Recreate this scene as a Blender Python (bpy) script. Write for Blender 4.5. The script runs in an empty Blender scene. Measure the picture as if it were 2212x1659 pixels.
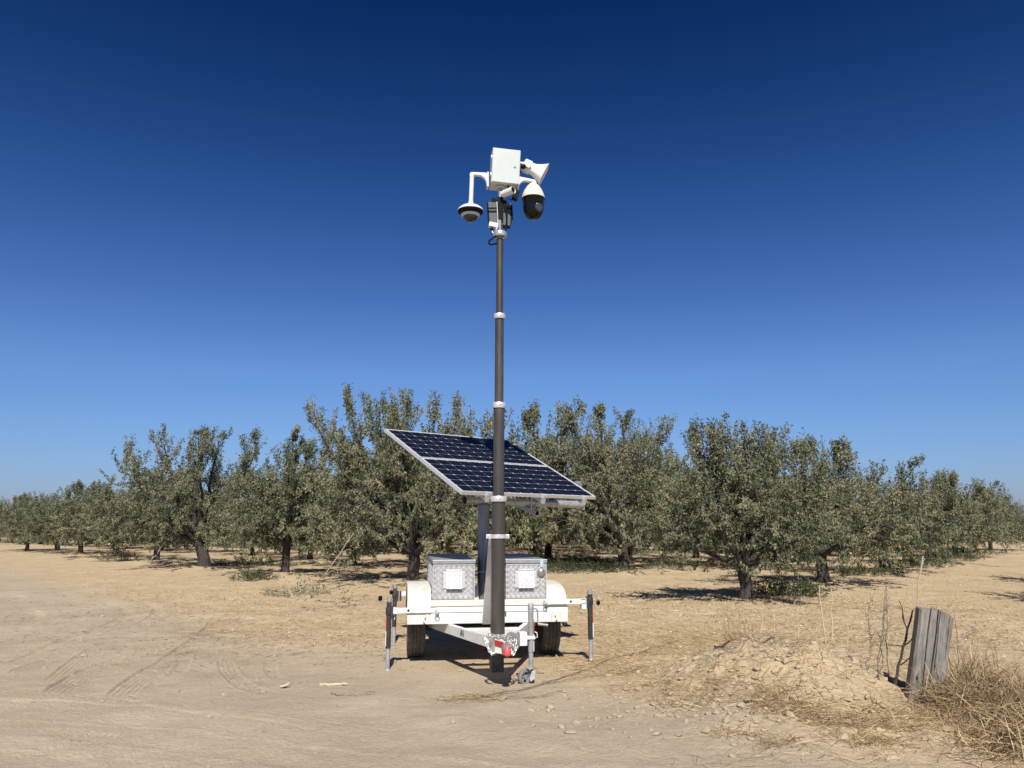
import bpy, math, random
import numpy as np
from mathutils import Vector, Matrix

SC = bpy.context.scene
COL = SC.collection
PI = math.pi
rad = math.radians

# ------------------------------------------------------------------ camera
cam_d = bpy.data.cameras.new('camera')
cam = bpy.data.objects.new('camera', cam_d)
COL.objects.link(cam)
cam.location = (0, 0, 1.6)
cam.rotation_euler = (rad(90 + 10.08), 0, 0)
cam_d.sensor_fit = 'HORIZONTAL'
cam_d.sensor_width = 36.0
cam_d.lens = 36.0 * 1662 / 2212
cam_d.clip_start = 0.05
cam_d.clip_end = 3000
SC.camera = cam

# ------------------------------------------------------------------ sky and sun
SUN_EL, SUN_AZ = 46.0, 2.5          # the sun stands behind the camera, a little to its right
world = bpy.data.worlds.new('World')
SC.world = world
world.use_nodes = True
wn, wl = world.node_tree.nodes, world.node_tree.links
wn.clear()
w_out = wn.new('ShaderNodeOutputWorld')
w_bg = wn.new('ShaderNodeBackground')
w_sky = wn.new('ShaderNodeTexSky')
w_sky.sky_type = 'NISHITA'
w_sky.sun_disc = False
w_sky.sun_elevation = rad(SUN_EL)
w_sky.sun_rotation = rad(180 - SUN_AZ)
w_sky.altitude = 100
w_sky.air_density = 1.0
w_sky.dust_density = 0.6
w_sky.ozone_density = 2.0
w_tc = wn.new('ShaderNodeTexCoord')
w_sep = wn.new('ShaderNodeSeparateXYZ')
w_ramp = wn.new('ShaderNodeValToRGB')
w_mul = wn.new('ShaderNodeMixRGB')
w_mul.blend_type = 'MULTIPLY'
w_mul.inputs['Fac'].default_value = 1.0
els = w_ramp.color_ramp.elements
SKY_STOPS = [(0.0, (.345, .42, .69)), (.10, (.34, .464, .72)), (.186, (.33, .47, .72)), (.28, (.228, .365, .635)), (.40, (.114, .26, .50)), (.50, (.057, .172, .38)), (.596, (.023, .11, .297)), (1.0, (.02, .10, .28))]
els[0].position, els[0].color = SKY_STOPS[0][0], (*SKY_STOPS[0][1], 1)
els[1].position, els[1].color = SKY_STOPS[-1][0], (*SKY_STOPS[-1][1], 1)
for p_, c_ in SKY_STOPS[1:-1]:
    e_ = els.new(p_)
    e_.color = (*c_, 1)
wl.new(w_tc.outputs['Generated'], w_sep.inputs[0])
wl.new(w_sep.outputs['Z'], w_ramp.inputs[0])
wl.new(w_sky.outputs[0], w_mul.inputs['Color1'])
wl.new(w_ramp.outputs[0], w_mul.inputs['Color2'])
wl.new(w_mul.outputs[0], w_bg.inputs['Color'])
w_bg.inputs['Strength'].default_value = 0.12
wl.new(w_bg.outputs[0], w_out.inputs[0])

sun_d = bpy.data.lights.new('sun', 'SUN')
sun_d.energy = 5.0
sun_d.angle = rad(0.53)
sun_d.color = (1.0, 0.955, 0.88)
sun = bpy.data.objects.new('sun', sun_d)
COL.objects.link(sun)
_d = Vector((-math.sin(rad(SUN_AZ)) * math.cos(rad(SUN_EL)), math.cos(rad(SUN_AZ)) * math.cos(rad(SUN_EL)), -math.sin(rad(SUN_EL))))
sun.rotation_euler = _d.to_track_quat('-Z', 'Y').to_euler()
sun.location = (3, -10, 20)

SC.view_settings.view_transform = 'Standard'
SC.view_settings.look = 'None'
SC.view_settings.gamma = 1
SC.view_settings.exposure = 0.25
SC.view_settings.use_curve_mapping = False
SC.cycles.max_bounces = 6

# ------------------------------------------------------------------ materials
def node_mat(name):
    m = bpy.data.materials.new(name)
    m.use_nodes = True
    return m, m.node_tree.nodes, m.node_tree.links, m.node_tree.nodes['Principled BSDF']

def mat(name, col, rough=.5, metal=0.0, var=.12, scale=9.0, dirt=None, dirt_amt=0.0, dirt_scale=3.0, bump=0.0, bump_scale=60.0, spec=.5, stretch=(1, 1, 1)):
    """plain surface with tonal mottling, optional dirt stains and fine relief"""
    m, n, l, b = node_mat(name)
    tc = n.new('ShaderNodeTexCoord')
    mp = n.new('ShaderNodeMapping')
    mp.inputs['Scale'].default_value = stretch
    l.new(tc.outputs['Object'], mp.inputs[0])
    nz = n.new('ShaderNodeTexNoise')
    nz.inputs['Scale'].default_value = scale
    nz.inputs['Detail'].default_value = 6
    l.new(mp.outputs[0], nz.inputs['Vector'])
    r = n.new('ShaderNodeValToRGB')
    r.color_ramp.elements[0].position = .3
    r.color_ramp.elements[1].position = .7
    r.color_ramp.elements[0].color = (*[c * (1 - var) for c in col], 1)
    r.color_ramp.elements[1].color = (*[min(1, c * (1 + var)) for c in col], 1)
    l.new(nz.outputs['Fac'], r.inputs[0])
    out = r.outputs[0]
    if dirt is not None:
        n2 = n.new('ShaderNodeTexNoise')
        n2.inputs['Scale'].default_value = dirt_scale
        n2.inputs['Detail'].default_value = 8
        n2.inputs['Roughness'].default_value = .7
        l.new(mp.outputs[0], n2.inputs['Vector'])
        r2 = n.new('ShaderNodeValToRGB')
        r2.color_ramp.elements[0].position = .5
        r2.color_ramp.elements[1].position = .75
        r2.color_ramp.elements[1].color = (dirt_amt,) * 3 + (1,)
        l.new(n2.outputs['Fac'], r2.inputs[0])
        mx = n.new('ShaderNodeMixRGB')
        l.new(r2.outputs[0], mx.inputs['Fac'])
        l.new(out, mx.inputs['Color1'])
        mx.inputs['Color2'].default_value = (*dirt, 1)
        out = mx.outputs[0]
    l.new(out, b.inputs['Base Color'])
    b.inputs['Roughness'].default_value = rough
    b.inputs['Metallic'].default_value = metal
    b.inputs['Specular IOR Level'].default_value = spec
    if bump:
        n3 = n.new('ShaderNodeTexNoise')
        n3.inputs['Scale'].default_value = bump_scale
        n3.inputs['Detail'].default_value = 4
        l.new(mp.outputs[0], n3.inputs['Vector'])
        bp = n.new('ShaderNodeBump')
        bp.inputs['Strength'].default_value = bump
        bp.inputs['Distance'].default_value = .01
        l.new(n3.outputs['Fac'], bp.inputs['Height'])
        l.new(bp.outputs[0], b.inputs['Normal'])
    return m

M = {}
M['white'] = mat('white_paint', (.70, .695, .68), .42, var=.04, scale=5, dirt=(.50, .42, .30), dirt_amt=.5, dirt_scale=7)
M['whitetop'] = mat('dusty_white_paint', (.66, .64, .58), .55, var=.05, scale=6, dirt=(.50, .40, .26), dirt_amt=.45, dirt_scale=9)
M['fender'] = mat('fender_paint', (.68, .665, .62), .5, var=.05, scale=5, dirt=(.42, .31, .17), dirt_amt=.9, dirt_scale=8)
M['camwhite'] = mat('camera_white', (.70, .70, .69), .35, var=.03)
M['ivory'] = mat('aged_ivory_plastic', (.74, .68, .52), .45, var=.06, scale=14)
M['boxgrey'] = mat('pale_grey_enclosure', (.50, .535, .51), .4, var=.03)
M['galv'] = mat('galvanised_steel', (.46, .47, .48), .45, metal=.5, var=.22, scale=22, dirt=(.30, .27, .22), dirt_amt=.5)
M['galvdull'] = mat('dull_zinc', (.36, .37, .36), .55, metal=.45, var=.2, scale=14, dirt=(.25, .21, .16), dirt_amt=.6)
M['postgalv'] = mat('weathered_grey_tube', (.20, .22, .25), .5, metal=.55, var=.28, scale=6, dirt=(.32, .34, .36), dirt_amt=.6, dirt_scale=4, stretch=(3, 3, .4))
M['alu'] = mat('bare_aluminium', (.66, .66, .66), .42, metal=.4, var=.06, scale=30)
M['plate'] = mat('tread_plate_aluminium', (.33, .33, .335), .5, metal=.35, var=.16, scale=14, dirt=(.30, .27, .22), dirt_amt=.5, dirt_scale=5)
M['lug'] = mat('tread_plate_lug', (.72, .72, .71), .42, metal=.5, var=.16, scale=18)
M['platebright'] = mat('bright_tread_plate', (.74, .74, .75), .42, metal=.3, var=.08, scale=18)
M['bronze'] = mat('dark_anodised_mast', (.092, .082, .070), .38, metal=.5, var=.10, scale=10, dirt=(.30, .25, .19), dirt_amt=.35, dirt_scale=5, stretch=(1, 1, .25))
M['steel'] = mat('plain_steel', (.58, .55, .50), .28, metal=.9, var=.06)
M['black'] = mat('matt_black', (.007, .007, .008), .6, var=.2, spec=.12)
M['blackpaint'] = mat('black_paint', (.03, .03, .032), .5, var=.25, dirt=(.22, .18, .12), dirt_amt=.35, dirt_scale=6)
M['glossblack'] = mat('gloss_black', (.004, .004, .006), .12, var=.1, spec=.3)
M['darkglass'] = mat('dark_dome_glass', (.02, .022, .03), .06, var=.1)
M['lensgrey'] = mat('smoked_lens', (.06, .062, .07), .2, var=.1)
M['radio'] = mat('grey_radio_case', (.075, .084, .086), .5, var=.08)  # case grey darkened to paint in the shade of the equipment box
M['tyre'] = mat('dusty_rubber', (.105, .095, .080), .85, var=.25, scale=18, dirt=(.30, .24, .17), dirt_amt=.6, dirt_scale=7)
M['rim'] = mat('wheel_rim_paint', (.55, .55, .54), .45, metal=.3, var=.1)
M['red'] = mat('red_plastic', (.62, .05, .055), .5, var=.12, dirt=(.6, .4, .35), dirt_amt=.35)
M['redrefl'] = mat('red_reflector', (.42, .025, .03), .3, var=.1)
M['redtape'] = mat('red_tape', (.58, .04, .03), .4, var=.1)
M['whitetape'] = mat('white_tape', (.7, .68, .64), .4, var=.08)
M['chain'] = mat('chain_zinc', (.62, .60, .57), .35, metal=.8, var=.15, scale=30)
M['letter'] = mat('black_lettering', (.03, .03, .03), .7, var=.1)
M['rubbergrey'] = mat('grey_rubber', (.20, .20, .195), .7, var=.15, dirt=(.34, .28, .2), dirt_amt=.5)
M['bluetag'] = mat('pale_blue_latch', (.42, .55, .66), .4, var=.05)
M['cellback'] = mat('panel_white_grid', (.54, .55, .58), .5, var=.05)
M['bark'] = mat('almond_bark', (.048, .040, .034), .9, var=.35, scale=18, bump=.8, bump_scale=40, stretch=(1, 1, .4))
M['twig'] = mat('dry_twig', (.20, .165, .125), .85, var=.3, scale=12)
M['paletwig'] = mat('pale_dead_wood', (.33, .28, .20), .85, var=.2, scale=12)
M['darktwig'] = mat('dark_dead_wood', (.06, .048, .045), .85, var=.3, scale=12)
M['stalk'] = mat('bleached_stalk', (.56, .47, .31), .8, var=.15)
M['paper'] = mat('dry_pale_leaf', (.66, .60, .46), .7, var=.1)

def wood_mat():
    m, n, l, b = node_mat('weathered_timber')
    tc = n.new('ShaderNodeTexCoord')
    mp = n.new('ShaderNodeMapping')
    mp.inputs['Scale'].default_value = (34, 34, 2.6)
    l.new(tc.outputs['Object'], mp.inputs[0])
    nz = n.new('ShaderNodeTexNoise')
    nz.inputs['Scale'].default_value = 1.3
    nz.inputs['Distortion'].default_value = .9
    nz.inputs['Detail'].default_value = 9
    nz.inputs['Roughness'].default_value = .65
    l.new(mp.outputs[0], nz.inputs['Vector'])
    r = n.new('ShaderNodeValToRGB')
    r.color_ramp.elements[0].position = .3
    r.color_ramp.elements[0].color = (.115, .099, .080, 1)
    r.color_ramp.elements[1].position = .68
    r.color_ramp.elements[1].color = (.30, .272, .238, 1)
    l.new(nz.outputs['Fac'], r.inputs[0])
    n2 = n.new('ShaderNodeTexNoise')
    n2.inputs['Scale'].default_value = 7
    n2.inputs['Detail'].default_value = 3
    l.new(tc.outputs['Object'], n2.inputs['Vector'])
    mx = n.new('ShaderNodeMixRGB')
    mx.blend_type = 'OVERLAY'
    mx.inputs['Fac'].default_value = .5
    l.new(r.outputs[0], mx.inputs['Color1'])
    l.new(n2.outputs['Fac'], mx.inputs['Color2'])
    l.new(mx.outputs[0], b.inputs['Base Color'])
    b.inputs['Roughness'].default_value = .85
    bp = n.new('ShaderNodeBump')
    bp.inputs['Strength'].default_value = .7
    bp.inputs['Distance'].default_value = .006
    l.new(nz.outputs['Fac'], bp.inputs['Height'])
    l.new(bp.outputs[0], b.inputs['Normal'])
    return m
M['timber'] = wood_mat()

def cell_mat():
    m, n, l, b = node_mat('solar_cell')
    tc = n.new('ShaderNodeTexCoord')
    sp = n.new('ShaderNodeSeparateXYZ')
    l.new(tc.outputs['Object'], sp.inputs[0])
    # hair-thin busbars across the cell
    mt = n.new('ShaderNodeMath'); mt.operation = 'MULTIPLY'; mt.inputs[1].default_value = 32.0
    l.new(sp.outputs['Y'], mt.inputs[0])
    fr = n.new('ShaderNodeMath'); fr.operation = 'FRACT'
    l.new(mt.outputs[0], fr.inputs[0])
    gt = n.new('ShaderNodeMath'); gt.operation = 'GREATER_THAN'; gt.inputs[1].default_value = .94
    l.new(fr.outputs[0], gt.inputs[0])
    mx = n.new('ShaderNodeMixRGB')
    l.new(gt.outputs[0], mx.inputs['Fac'])
    mx.inputs['Color1'].default_value = (.003, .0048, .0125, 1)
    mx.inputs['Color2'].default_value = (.07, .075, .10, 1)
    l.new(mx.outputs[0], b.inputs['Base Color'])
    b.inputs['Roughness'].default_value = .35
    b.inputs['Specular IOR Level'].default_value = .10
    b.inputs['Coat Weight'].default_value = .0
    b.inputs['Coat Roughness'].default_value = .12
    return m
M['cell'] = cell_mat()

def leaf_mat(name, stops, trans=.28):
    m, n, l, b = node_mat(name)
    at = n.new('ShaderNodeAttribute')
    at.attribute_name = 'tone'
    oi = n.new('ShaderNodeObjectInfo')
    ad = n.new('ShaderNodeMath'); ad.operation = 'MULTIPLY_ADD'
    ad.inputs[1].default_value = .16
    l.new(oi.outputs['Random'], ad.inputs[0])
    l.new(at.outputs['Fac'], ad.inputs[2])
    sb = n.new('ShaderNodeMath'); sb.operation = 'SUBTRACT'; sb.inputs[1].default_value = .08
    l.new(ad.outputs[0], sb.inputs[0])
    r = n.new('ShaderNodeValToRGB')
    e = r.color_ramp.elements
    e[0].position, e[0].color = stops[0][0], (*stops[0][1], 1)
    e[1].position, e[1].color = stops[-1][0], (*stops[-1][1], 1)
    for p, c in stops[1:-1]:
        k = e.new(p); k.color = (*c, 1)
    l.new(sb.outputs[0], r.inputs[0])
    l.new(r.outputs[0], b.inputs['Base Color'])
    b.inputs['Roughness'].default_value = .55
    b.inputs['Specular IOR Level'].default_value = .35
    tr = n.new('ShaderNodeBsdfTranslucent')
    l.new(r.outputs[0], tr.inputs['Color'])
    ms = n.new('ShaderNodeMixShader')
    ms.inputs[0].default_value = trans
    l.new(b.outputs[0], ms.inputs[1])
    l.new(tr.outputs[0], ms.inputs[2])
    l.new(ms.outputs[0], n['Material Output'].inputs['Surface'])
    return m
M['leaf'] = leaf_mat('almond_leaf', [(0, (.042, .053, .026)), (.35, (.122, .138, .073)), (.7, (.222, .224, .126)), (.96, (.29, .265, .150)), (1, (.33, .26, .13))], .10)  # random leaf tones, spread wider to paint in deeper shade and brighter lit leaves
M['weed'] = leaf_mat('green_weed', [(0, (.035, .055, .018)), (.5, (.075, .105, .035)), (1, (.14, .15, .06))])
M['straw'] = leaf_mat('dry_straw', [(0, (.11, .075, .045)), (.4, (.27, .188, .103)), (.8, (.46, .335, .18)), (1, (.56, .44, .26))], .1)
M['litter'] = leaf_mat('fallen_leaf', [(0, (.30, .20, .10)), (.5, (.52, .40, .22)), (1, (.66, .56, .37))], .1)

def ground_mat():
    m, n, l, b = node_mat('dry_earth')
    at = n.new('ShaderNodeAttribute'); at.attribute_name = 'road'
    al = n.new('ShaderNodeAttribute'); al.attribute_name = 'straw'
    ad = n.new('ShaderNodeAttribute'); ad.attribute_name = 'damp'
    tc = n.new('ShaderNodeTexCoord')
    def noise(s, d=6, r=.6):
        k = n.new('ShaderNodeTexNoise')
        k.inputs['Scale'].default_value = s
        k.inputs['Detail'].default_value = d
        k.inputs['Roughness'].default_value = r
        l.new(tc.outputs['Object'], k.inputs['Vector'])
        return k.outputs['Fac']
    def ramp(src, stops):
        r = n.new('ShaderNodeValToRGB')
        e = r.color_ramp.elements
        e[0].position, e[0].color = stops[0][0], (*stops[0][1], 1)
        e[1].position, e[1].color = stops[-1][0], (*stops[-1][1], 1)
        for p, c in stops[1:-1]:
            k = e.new(p); k.color = (*c, 1)
        l.new(src, r.inputs[0])
        return r.outputs[0]
    def mix(f, a, c, blend='MIX'):
        k = n.new('ShaderNodeMixRGB'); k.blend_type = blend
        if isinstance(f, float): k.inputs['Fac'].default_value = f
        else: l.new(f, k.inputs['Fac'])
        for s, i in ((a, 'Color1'), (c, 'Color2')):
            if isinstance(s, tuple): k.inputs[i].default_value = (*s, 1)
            else: l.new(s, k.inputs[i])
        return k.outputs[0]
    soil = ramp(noise(1.3, 8, .62), [(.25, (.395, .296, .180)), (.5, (.475, .372, .240)), (.78, (.55, .444, .302))])
    soil = mix(.6, soil, ramp(noise(16, 5, .6), [(.28, (.41, .40, .38)), (.55, (.51, .50, .49)), (.8, (.6, .59, .58))]), 'OVERLAY')
    road = ramp(noise(.55, 9, .62), [(.25, (.345, .280, .202)), (.5, (.415, .344, .253)), (.75, (.48, .405, .305))])
    road = mix(.5, road, ramp(noise(24, 5, .65), [(.3, (.43, .42, .40)), (.7, (.57, .57, .56))]), 'OVERLAY')
    mp = n.new('ShaderNodeMapping'); mp.inputs['Rotation'].default_value = (0, 0, rad(14)); mp.inputs['Scale'].default_value = (.8, 7, 1)
    l.new(tc.outputs['Object'], mp.inputs[0])
    st = n.new('ShaderNodeTexNoise'); st.inputs['Scale'].default_value = 1.6; st.inputs['Detail'].default_value = 7; st.inputs['Roughness'].default_value = .65
    l.new(mp.outputs[0], st.inputs['Vector'])
    road = mix(.22, road, ramp(st.outputs['Fac'], [(.3, (.42, .41, .40)), (.7, (.58, .58, .57))]), 'OVERLAY')
    c = mix(at.outputs['Fac'], soil, road)
    c = mix(al.outputs['Fac'], c, ramp(noise(45, 4, .7), [(.3, (.36, .25, .12)), (.7, (.56, .43, .24))]))
    c = mix(ad.outputs['Fac'], c, (.24, .155, .085))
    c = mix(.5, c, ramp(noise(70, 4, .7), [(.3, (.41, .405, .395)), (.5, (.53, .53, .53)), (.72, (.65, .65, .645))]), 'OVERLAY')
    fl = ramp(noise(38, 3, .75), [(.62, (0, 0, 0)), (.70, (.40, .40, .40))])
    iv = n.new('ShaderNodeMath'); iv.operation = 'MULTIPLY_ADD'; iv.inputs[1].default_value = -.8; iv.inputs[2].default_value = 1.0
    l.new(at.outputs['Fac'], iv.inputs[0])
    fm_ = n.new('ShaderNodeMath'); fm_.operation = 'MULTIPLY'
    l.new(fl, fm_.inputs[0]); l.new(iv.outputs[0], fm_.inputs[1])
    c = mix(fm_.outputs[0], c, (.22, .155, .095))
    l.new(c, b.inputs['Base Color'])
    b.inputs['Roughness'].default_value = .95
    b.inputs['Specular IOR Level'].default_value = .1
    b1 = n.new('ShaderNodeBump'); b1.inputs['Strength'].default_value = .6; b1.inputs['Distance'].default_value = .022
    l.new(noise(28, 6, .65), b1.inputs['Height'])
    b2 = n.new('ShaderNodeBump'); b2.inputs['Strength'].default_value = .5; b2.inputs['Distance'].default_value = .006
    l.new(noise(120, 4, .7), b2.inputs['Height'])
    b0 = n.new('ShaderNodeBump'); b0.inputs['Strength'].default_value = .35; b0.inputs['Distance'].default_value = .05
    l.new(noise(7, 7, .68), b0.inputs['Height'])
    l.new(b0.outputs[0], b1.inputs['Normal'])
    l.new(b1.outputs[0], b2.inputs['Normal'])
    l.new(b2.outputs[0], b.inputs['Normal'])
    return m
M['ground'] = ground_mat()

# ------------------------------------------------------------------ mesh helpers
class MB:
    def __init__(s):
        s.v, s.f, s.m, s.sm = [], [], [], []
    def add(s, vs, fs, mi=0, smooth=False):
        o = len(s.v)
        s.v += [tuple(v) for v in vs]
        for f in fs:
            s.f.append(tuple(i + o for i in f)); s.m.append(mi); s.sm.append(smooth)
        return s
    def box(s, x0, x1, y0, y1, z0, z1, mi=0, rot=None, piv=None):
        vs = [Vector((x, y, z)) for z in (z0, z1) for y in (y0, y1) for x in (x0, x1)]
        if rot is not None:
            pv = Vector(piv) if piv else Vector(((x0 + x1) / 2, (y0 + y1) / 2, (z0 + z1) / 2))
            vs = [rot @ (v - pv) + pv for v in vs]
        return s.add(vs, [(0, 2, 3, 1), (4, 5, 7, 6), (0, 1, 5, 4), (2, 6, 7, 3), (0, 4, 6, 2), (1, 3, 7, 5)], mi)
    def bar(s, a, b, w, h, up=(0, 0, 1), mi=0):
        """rectangular bar from a to b, w across, h along up"""
        a, b = Vector(a), Vector(b)
        d = (b - a).normalized()
        sd = d.cross(Vector(up)).normalized()
        u = sd.cross(d).normalized()
        vs = []
        for p in (a, b):
            vs += [p - sd * w / 2 - u * h / 2, p + sd * w / 2 - u * h / 2, p + sd * w / 2 + u * h / 2, p - sd * w / 2 + u * h / 2]
        return s.add(vs, [(0, 3, 2, 1), (4, 5, 6, 7), (0, 1, 5, 4), (1, 2, 6, 5), (2, 3, 7, 6), (3, 0, 4, 7)], mi)
    def hollow(s, a, b, w, h, t=.005, up=(0, 0, 1), mi=0, deep=.08, mi_in=None):
        """square tube, open at the b end"""
        a, b = Vector(a), Vector(b)
        d = (b - a).normalized()
        sd = d.cross(Vector(up)).normalized()
        u = sd.cross(d).normalized()
        def ring(p, q):
            return [p - sd * (w / 2 - q) - u * (h / 2 - q), p + sd * (w / 2 - q) - u * (h / 2 - q), p + sd * (w / 2 - q) + u * (h / 2 - q), p - sd * (w / 2 - q) + u * (h / 2 - q)]
        vs = ring(a, 0) + ring(b, 0) + ring(b, t) + ring(b - d * deep, t)
        fs = [(0, 3, 2, 1)]
        s.add(vs, fs, mi)
        o = len(s.v) - 16
        for k in range(4):
            j = (k + 1) % 4
            for r0, mm in ((0, mi), (4, mi), (8, mi if mi_in is None else mi_in)):
                s.f.append((o + r0 + k, o + r0 + j, o + r0 + 4 + j, o + r0 + 4 + k)); s.m.append(mm); s.sm.append(False)
        s.f.append((o + 12, o + 13, o + 14, o + 15)); s.m.append(mi if mi_in is None else mi_in); s.sm.append(False)
        return s
    def tube(s, pts, r, n=8, mi=0, caps=True, smooth=True):
        pts = [Vector(p) for p in pts]
        k = len(pts)
        rr = r if isinstance(r, (list, tuple)) else [r] * k
        vs, fs = [], []
        prev = None
        for i, p in enumerate(pts):
            t = (pts[min(i + 1, k - 1)] - pts[max(i - 1, 0)])
            t = t.normalized() if t.length > 1e-9 else Vector((0, 0, 1))
            if prev is None:
                a = Vector((1, 0, 0)) if abs(t.x) < .8 else Vector((0, 1, 0))
                u = t.cross(a).normalized()
            else:
                u = prev - t * prev.dot(t)
                u = u.normalized() if u.length > 1e-6 else t.orthogonal().normalized()
            prev = u
            w = t.cross(u)
            for j in range(n):
                c = 2 * PI * j / n
                vs.append(p + (u * math.cos(c) + w * math.sin(c)) * rr[i])
        for i in range(k - 1):
            for j in range(n):
                q = (j + 1) % n
                fs.append((i * n + j, i * n + q, (i + 1) * n + q, (i + 1) * n + j))
        s.add(vs, fs, mi, smooth)
        if caps:
            o = len(s.v) - len(vs)
            s.f.append(tuple(o + j for j in reversed(range(n)))); s.m.append(mi); s.sm.append(False)
            s.f.append(tuple(o + (k - 1) * n + j for j in range(n))); s.m.append(mi); s.sm.append(False)
        return s
    def lathe(s, prof, c=(0, 0, 0), n=32, mi=0, axis=None, smooth=True):
        """prof: list of (radius, height) turned about an axis through c"""
        R3 = Matrix.Identity(3)
        if axis is not None:
            R3 = Vector((0, 0, 1)).rotation_difference(Vector(axis).normalized()).to_matrix()
        c = Vector(c)
        vs, fs = [], []
        for r, h in prof:
            for j in range(n):
                a = 2 * PI * j / n
                vs.append(c + R3 @ Vector((r * math.cos(a), r * math.sin(a), h)))
        for i in range(len(prof) - 1):
            for j in range(n):
                q = (j + 1) % n
                fs.append((i * n + j, i * n + q, (i + 1) * n + q, (i + 1) * n + j))
        s.add(vs, fs, mi, smooth)
        o = len(s.v) - len(vs)
        if prof[0][0] > 1e-5:
            s.f.append(tuple(o + j for j in reversed(range(n)))); s.m.append(mi); s.sm.append(False)
        if prof[-1][0] > 1e-5:
            s.f.append(tuple(o + (len(prof) - 1) * n + j for j in range(n))); s.m.append(mi); s.sm.append(False)
        return s
    def prism(s, poly, off, mi=0):
        """poly: 3-D outline, extruded by the vector off"""
        k = len(poly)
        off = Vector(off)
        vs = [Vector(p) for p in poly] + [Vector(p) + off for p in poly]
        fs = [tuple(range(k)), tuple(reversed(range(k, 2 * k)))]
        for i in range(k):
            j = (i + 1) % k
            fs.append((i, i + k, j + k, j))
        return s.add(vs, fs, mi)
    def xf(s, mtx):
        s.v = [tuple(mtx @ Vector(v)) for v in s.v]
        return s
    def build(s, name, mats, parent=None, bevel=0.0, label=None, auto=None, kind=None, seg=2):
        me = bpy.data.meshes.new(name)
        me.from_pydata(s.v, [], s.f)
        for m in (mats if isinstance(mats, (list, tuple)) else [mats]):
            me.materials.append(m)
        me.polygons.foreach_set('material_index', s.m)
        me.polygons.foreach_set('use_smooth', s.sm)
        me.update()
        import bmesh
        bm = bmesh.new(); bm.from_mesh(me)
        bmesh.ops.recalc_face_normals(bm, faces=bm.faces)
        for e in bm.edges:
            if len(e.link_faces) == 2 and e.calc_face_angle(0) > .7:
                e.smooth = False
        bm.to_mesh(me); bm.free()
        o = bpy.data.objects.new(name, me)
        COL.objects.link(o)
        if parent is not None: o.parent = parent
        if bevel:
            b = o.modifiers.new('bevel', 'BEVEL')
            b.width = bevel; b.segments = seg; b.limit_method = 'ANGLE'; b.angle_limit = rad(40)
        if label: o['label'] = label
        if kind: o['kind'] = kind
        return o

def np_mesh(name, V, F, mats, parent=None, attrs=None, smooth=False, mi=None):
    """fast mesh: V (n,3), F (m,k) of one polygon size"""
    V = np.asarray(V, np.float32); F = np.asarray(F, np.int32)
    me = bpy.data.meshes.new(name)
    me.vertices.add(len(V)); me.vertices.foreach_set('co', V.ravel())
    k = F.shape[1]
    me.loops.add(F.size); me.loops.foreach_set('vertex_index', F.ravel())
    me.polygons.add(len(F))
    me.polygons.foreach_set('loop_start', np.arange(0, F.size, k, dtype=np.int32))
    me.polygons.foreach_set('loop_total', np.full(len(F), k, np.int32))
    if mi is not None: me.polygons.foreach_set('material_index', np.asarray(mi, np.int32))
    me.polygons.foreach_set('use_smooth', np.full(len(F), smooth, bool))
    for m in (mats if isinstance(mats, (list, tuple)) else [mats]): me.materials.append(m)
    for an, av in (attrs or {}).items():
        a = me.attributes.new(an, 'FLOAT', 'POINT')
        a.data.foreach_set('value', np.asarray(av, np.float32))
    me.update(calc_edges=True)
    o = bpy.data.objects.new(name, me)
    COL.objects.link(o)
    if parent is not None: o.parent = parent
    return o

def tag(o, label=None, cat=None, group=None, kind=None):
    if label: o['label'] = label
    if cat: o['category'] = cat
    if group: o['group'] = group
    if kind: o['kind'] = kind
    return o

def thing(name, label, cat, loc=(0, 0, 0), rz=0.0, group=None):
    o = bpy.data.objects.new(name, None)
    o.empty_display_size = .2
    COL.objects.link(o)
    o.location = loc; o.rotation_euler = (0, 0, rz)
    return tag(o, label, cat, group)

def dup(root, loc, rz, label, group, scale=None):
    r = root.copy(); COL.objects.link(r)
    r.location = loc; r.rotation_euler = (0, 0, rz)
    if scale: r.scale = scale
    r['label'] = label
    if group: r['group'] = group
    elif 'group' in r: del r['group']
    for ch in list(root.children):
        c = ch.copy(); COL.objects.link(c); c.parent = r
    return r

# ------------------------------------------------------------------ ground height field
def _h(ix, iy, s):
    n = (ix.astype(np.int64) * 374761393 + iy.astype(np.int64) * 668265263 + s * 974711) & 0x7fffffff
    n = ((n ^ (n >> 13)) * 1274126177) & 0x7fffffff
    n = (n ^ (n >> 16)) & 0xffff
    return n / 32767.5 - 1.0

def vnoise(x, y, s=0):
    ix, iy = np.floor(x), np.floor(y)
    fx, fy = x - ix, y - iy
    fx = fx * fx * fx * (fx * (fx * 6 - 15) + 10); fy = fy * fy * fy * (fy * (fy * 6 - 15) + 10)
    a, b, c, d = _h(ix, iy, s), _h(ix + 1, iy, s), _h(ix, iy + 1, s), _h(ix + 1, iy + 1, s)
    return (a * (1 - fx) + b * fx) * (1 - fy) + (c * (1 - fx) + d * fx) * fy

def fbm(x, y, s=0, o=4, g=.5):
    t, a = 0, 1
    for k in range(o):
        t = t + a * vnoise(x * 2 ** k, y * 2 ** k, s + 17 * k)
        a *= g
    return t

def sstep(a, b, x):
    t = np.clip((x - a) / (b - a), 0, 1)
    return t * t * (3 - 2 * t)

ROAD_X = np.array([-400, -60, -20.5, -11.3, -6.1, -3.7, -1.5, .15, 1.15, 1.9, 2.7, 4, 60, 400.])
ROAD_Y = np.array([60, 45, 29.5, 20.0, 13.8, 11.2, 9.6, 8.6, 7.5, 6.5, 5.6, 4.0, -60, -400.])

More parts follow.
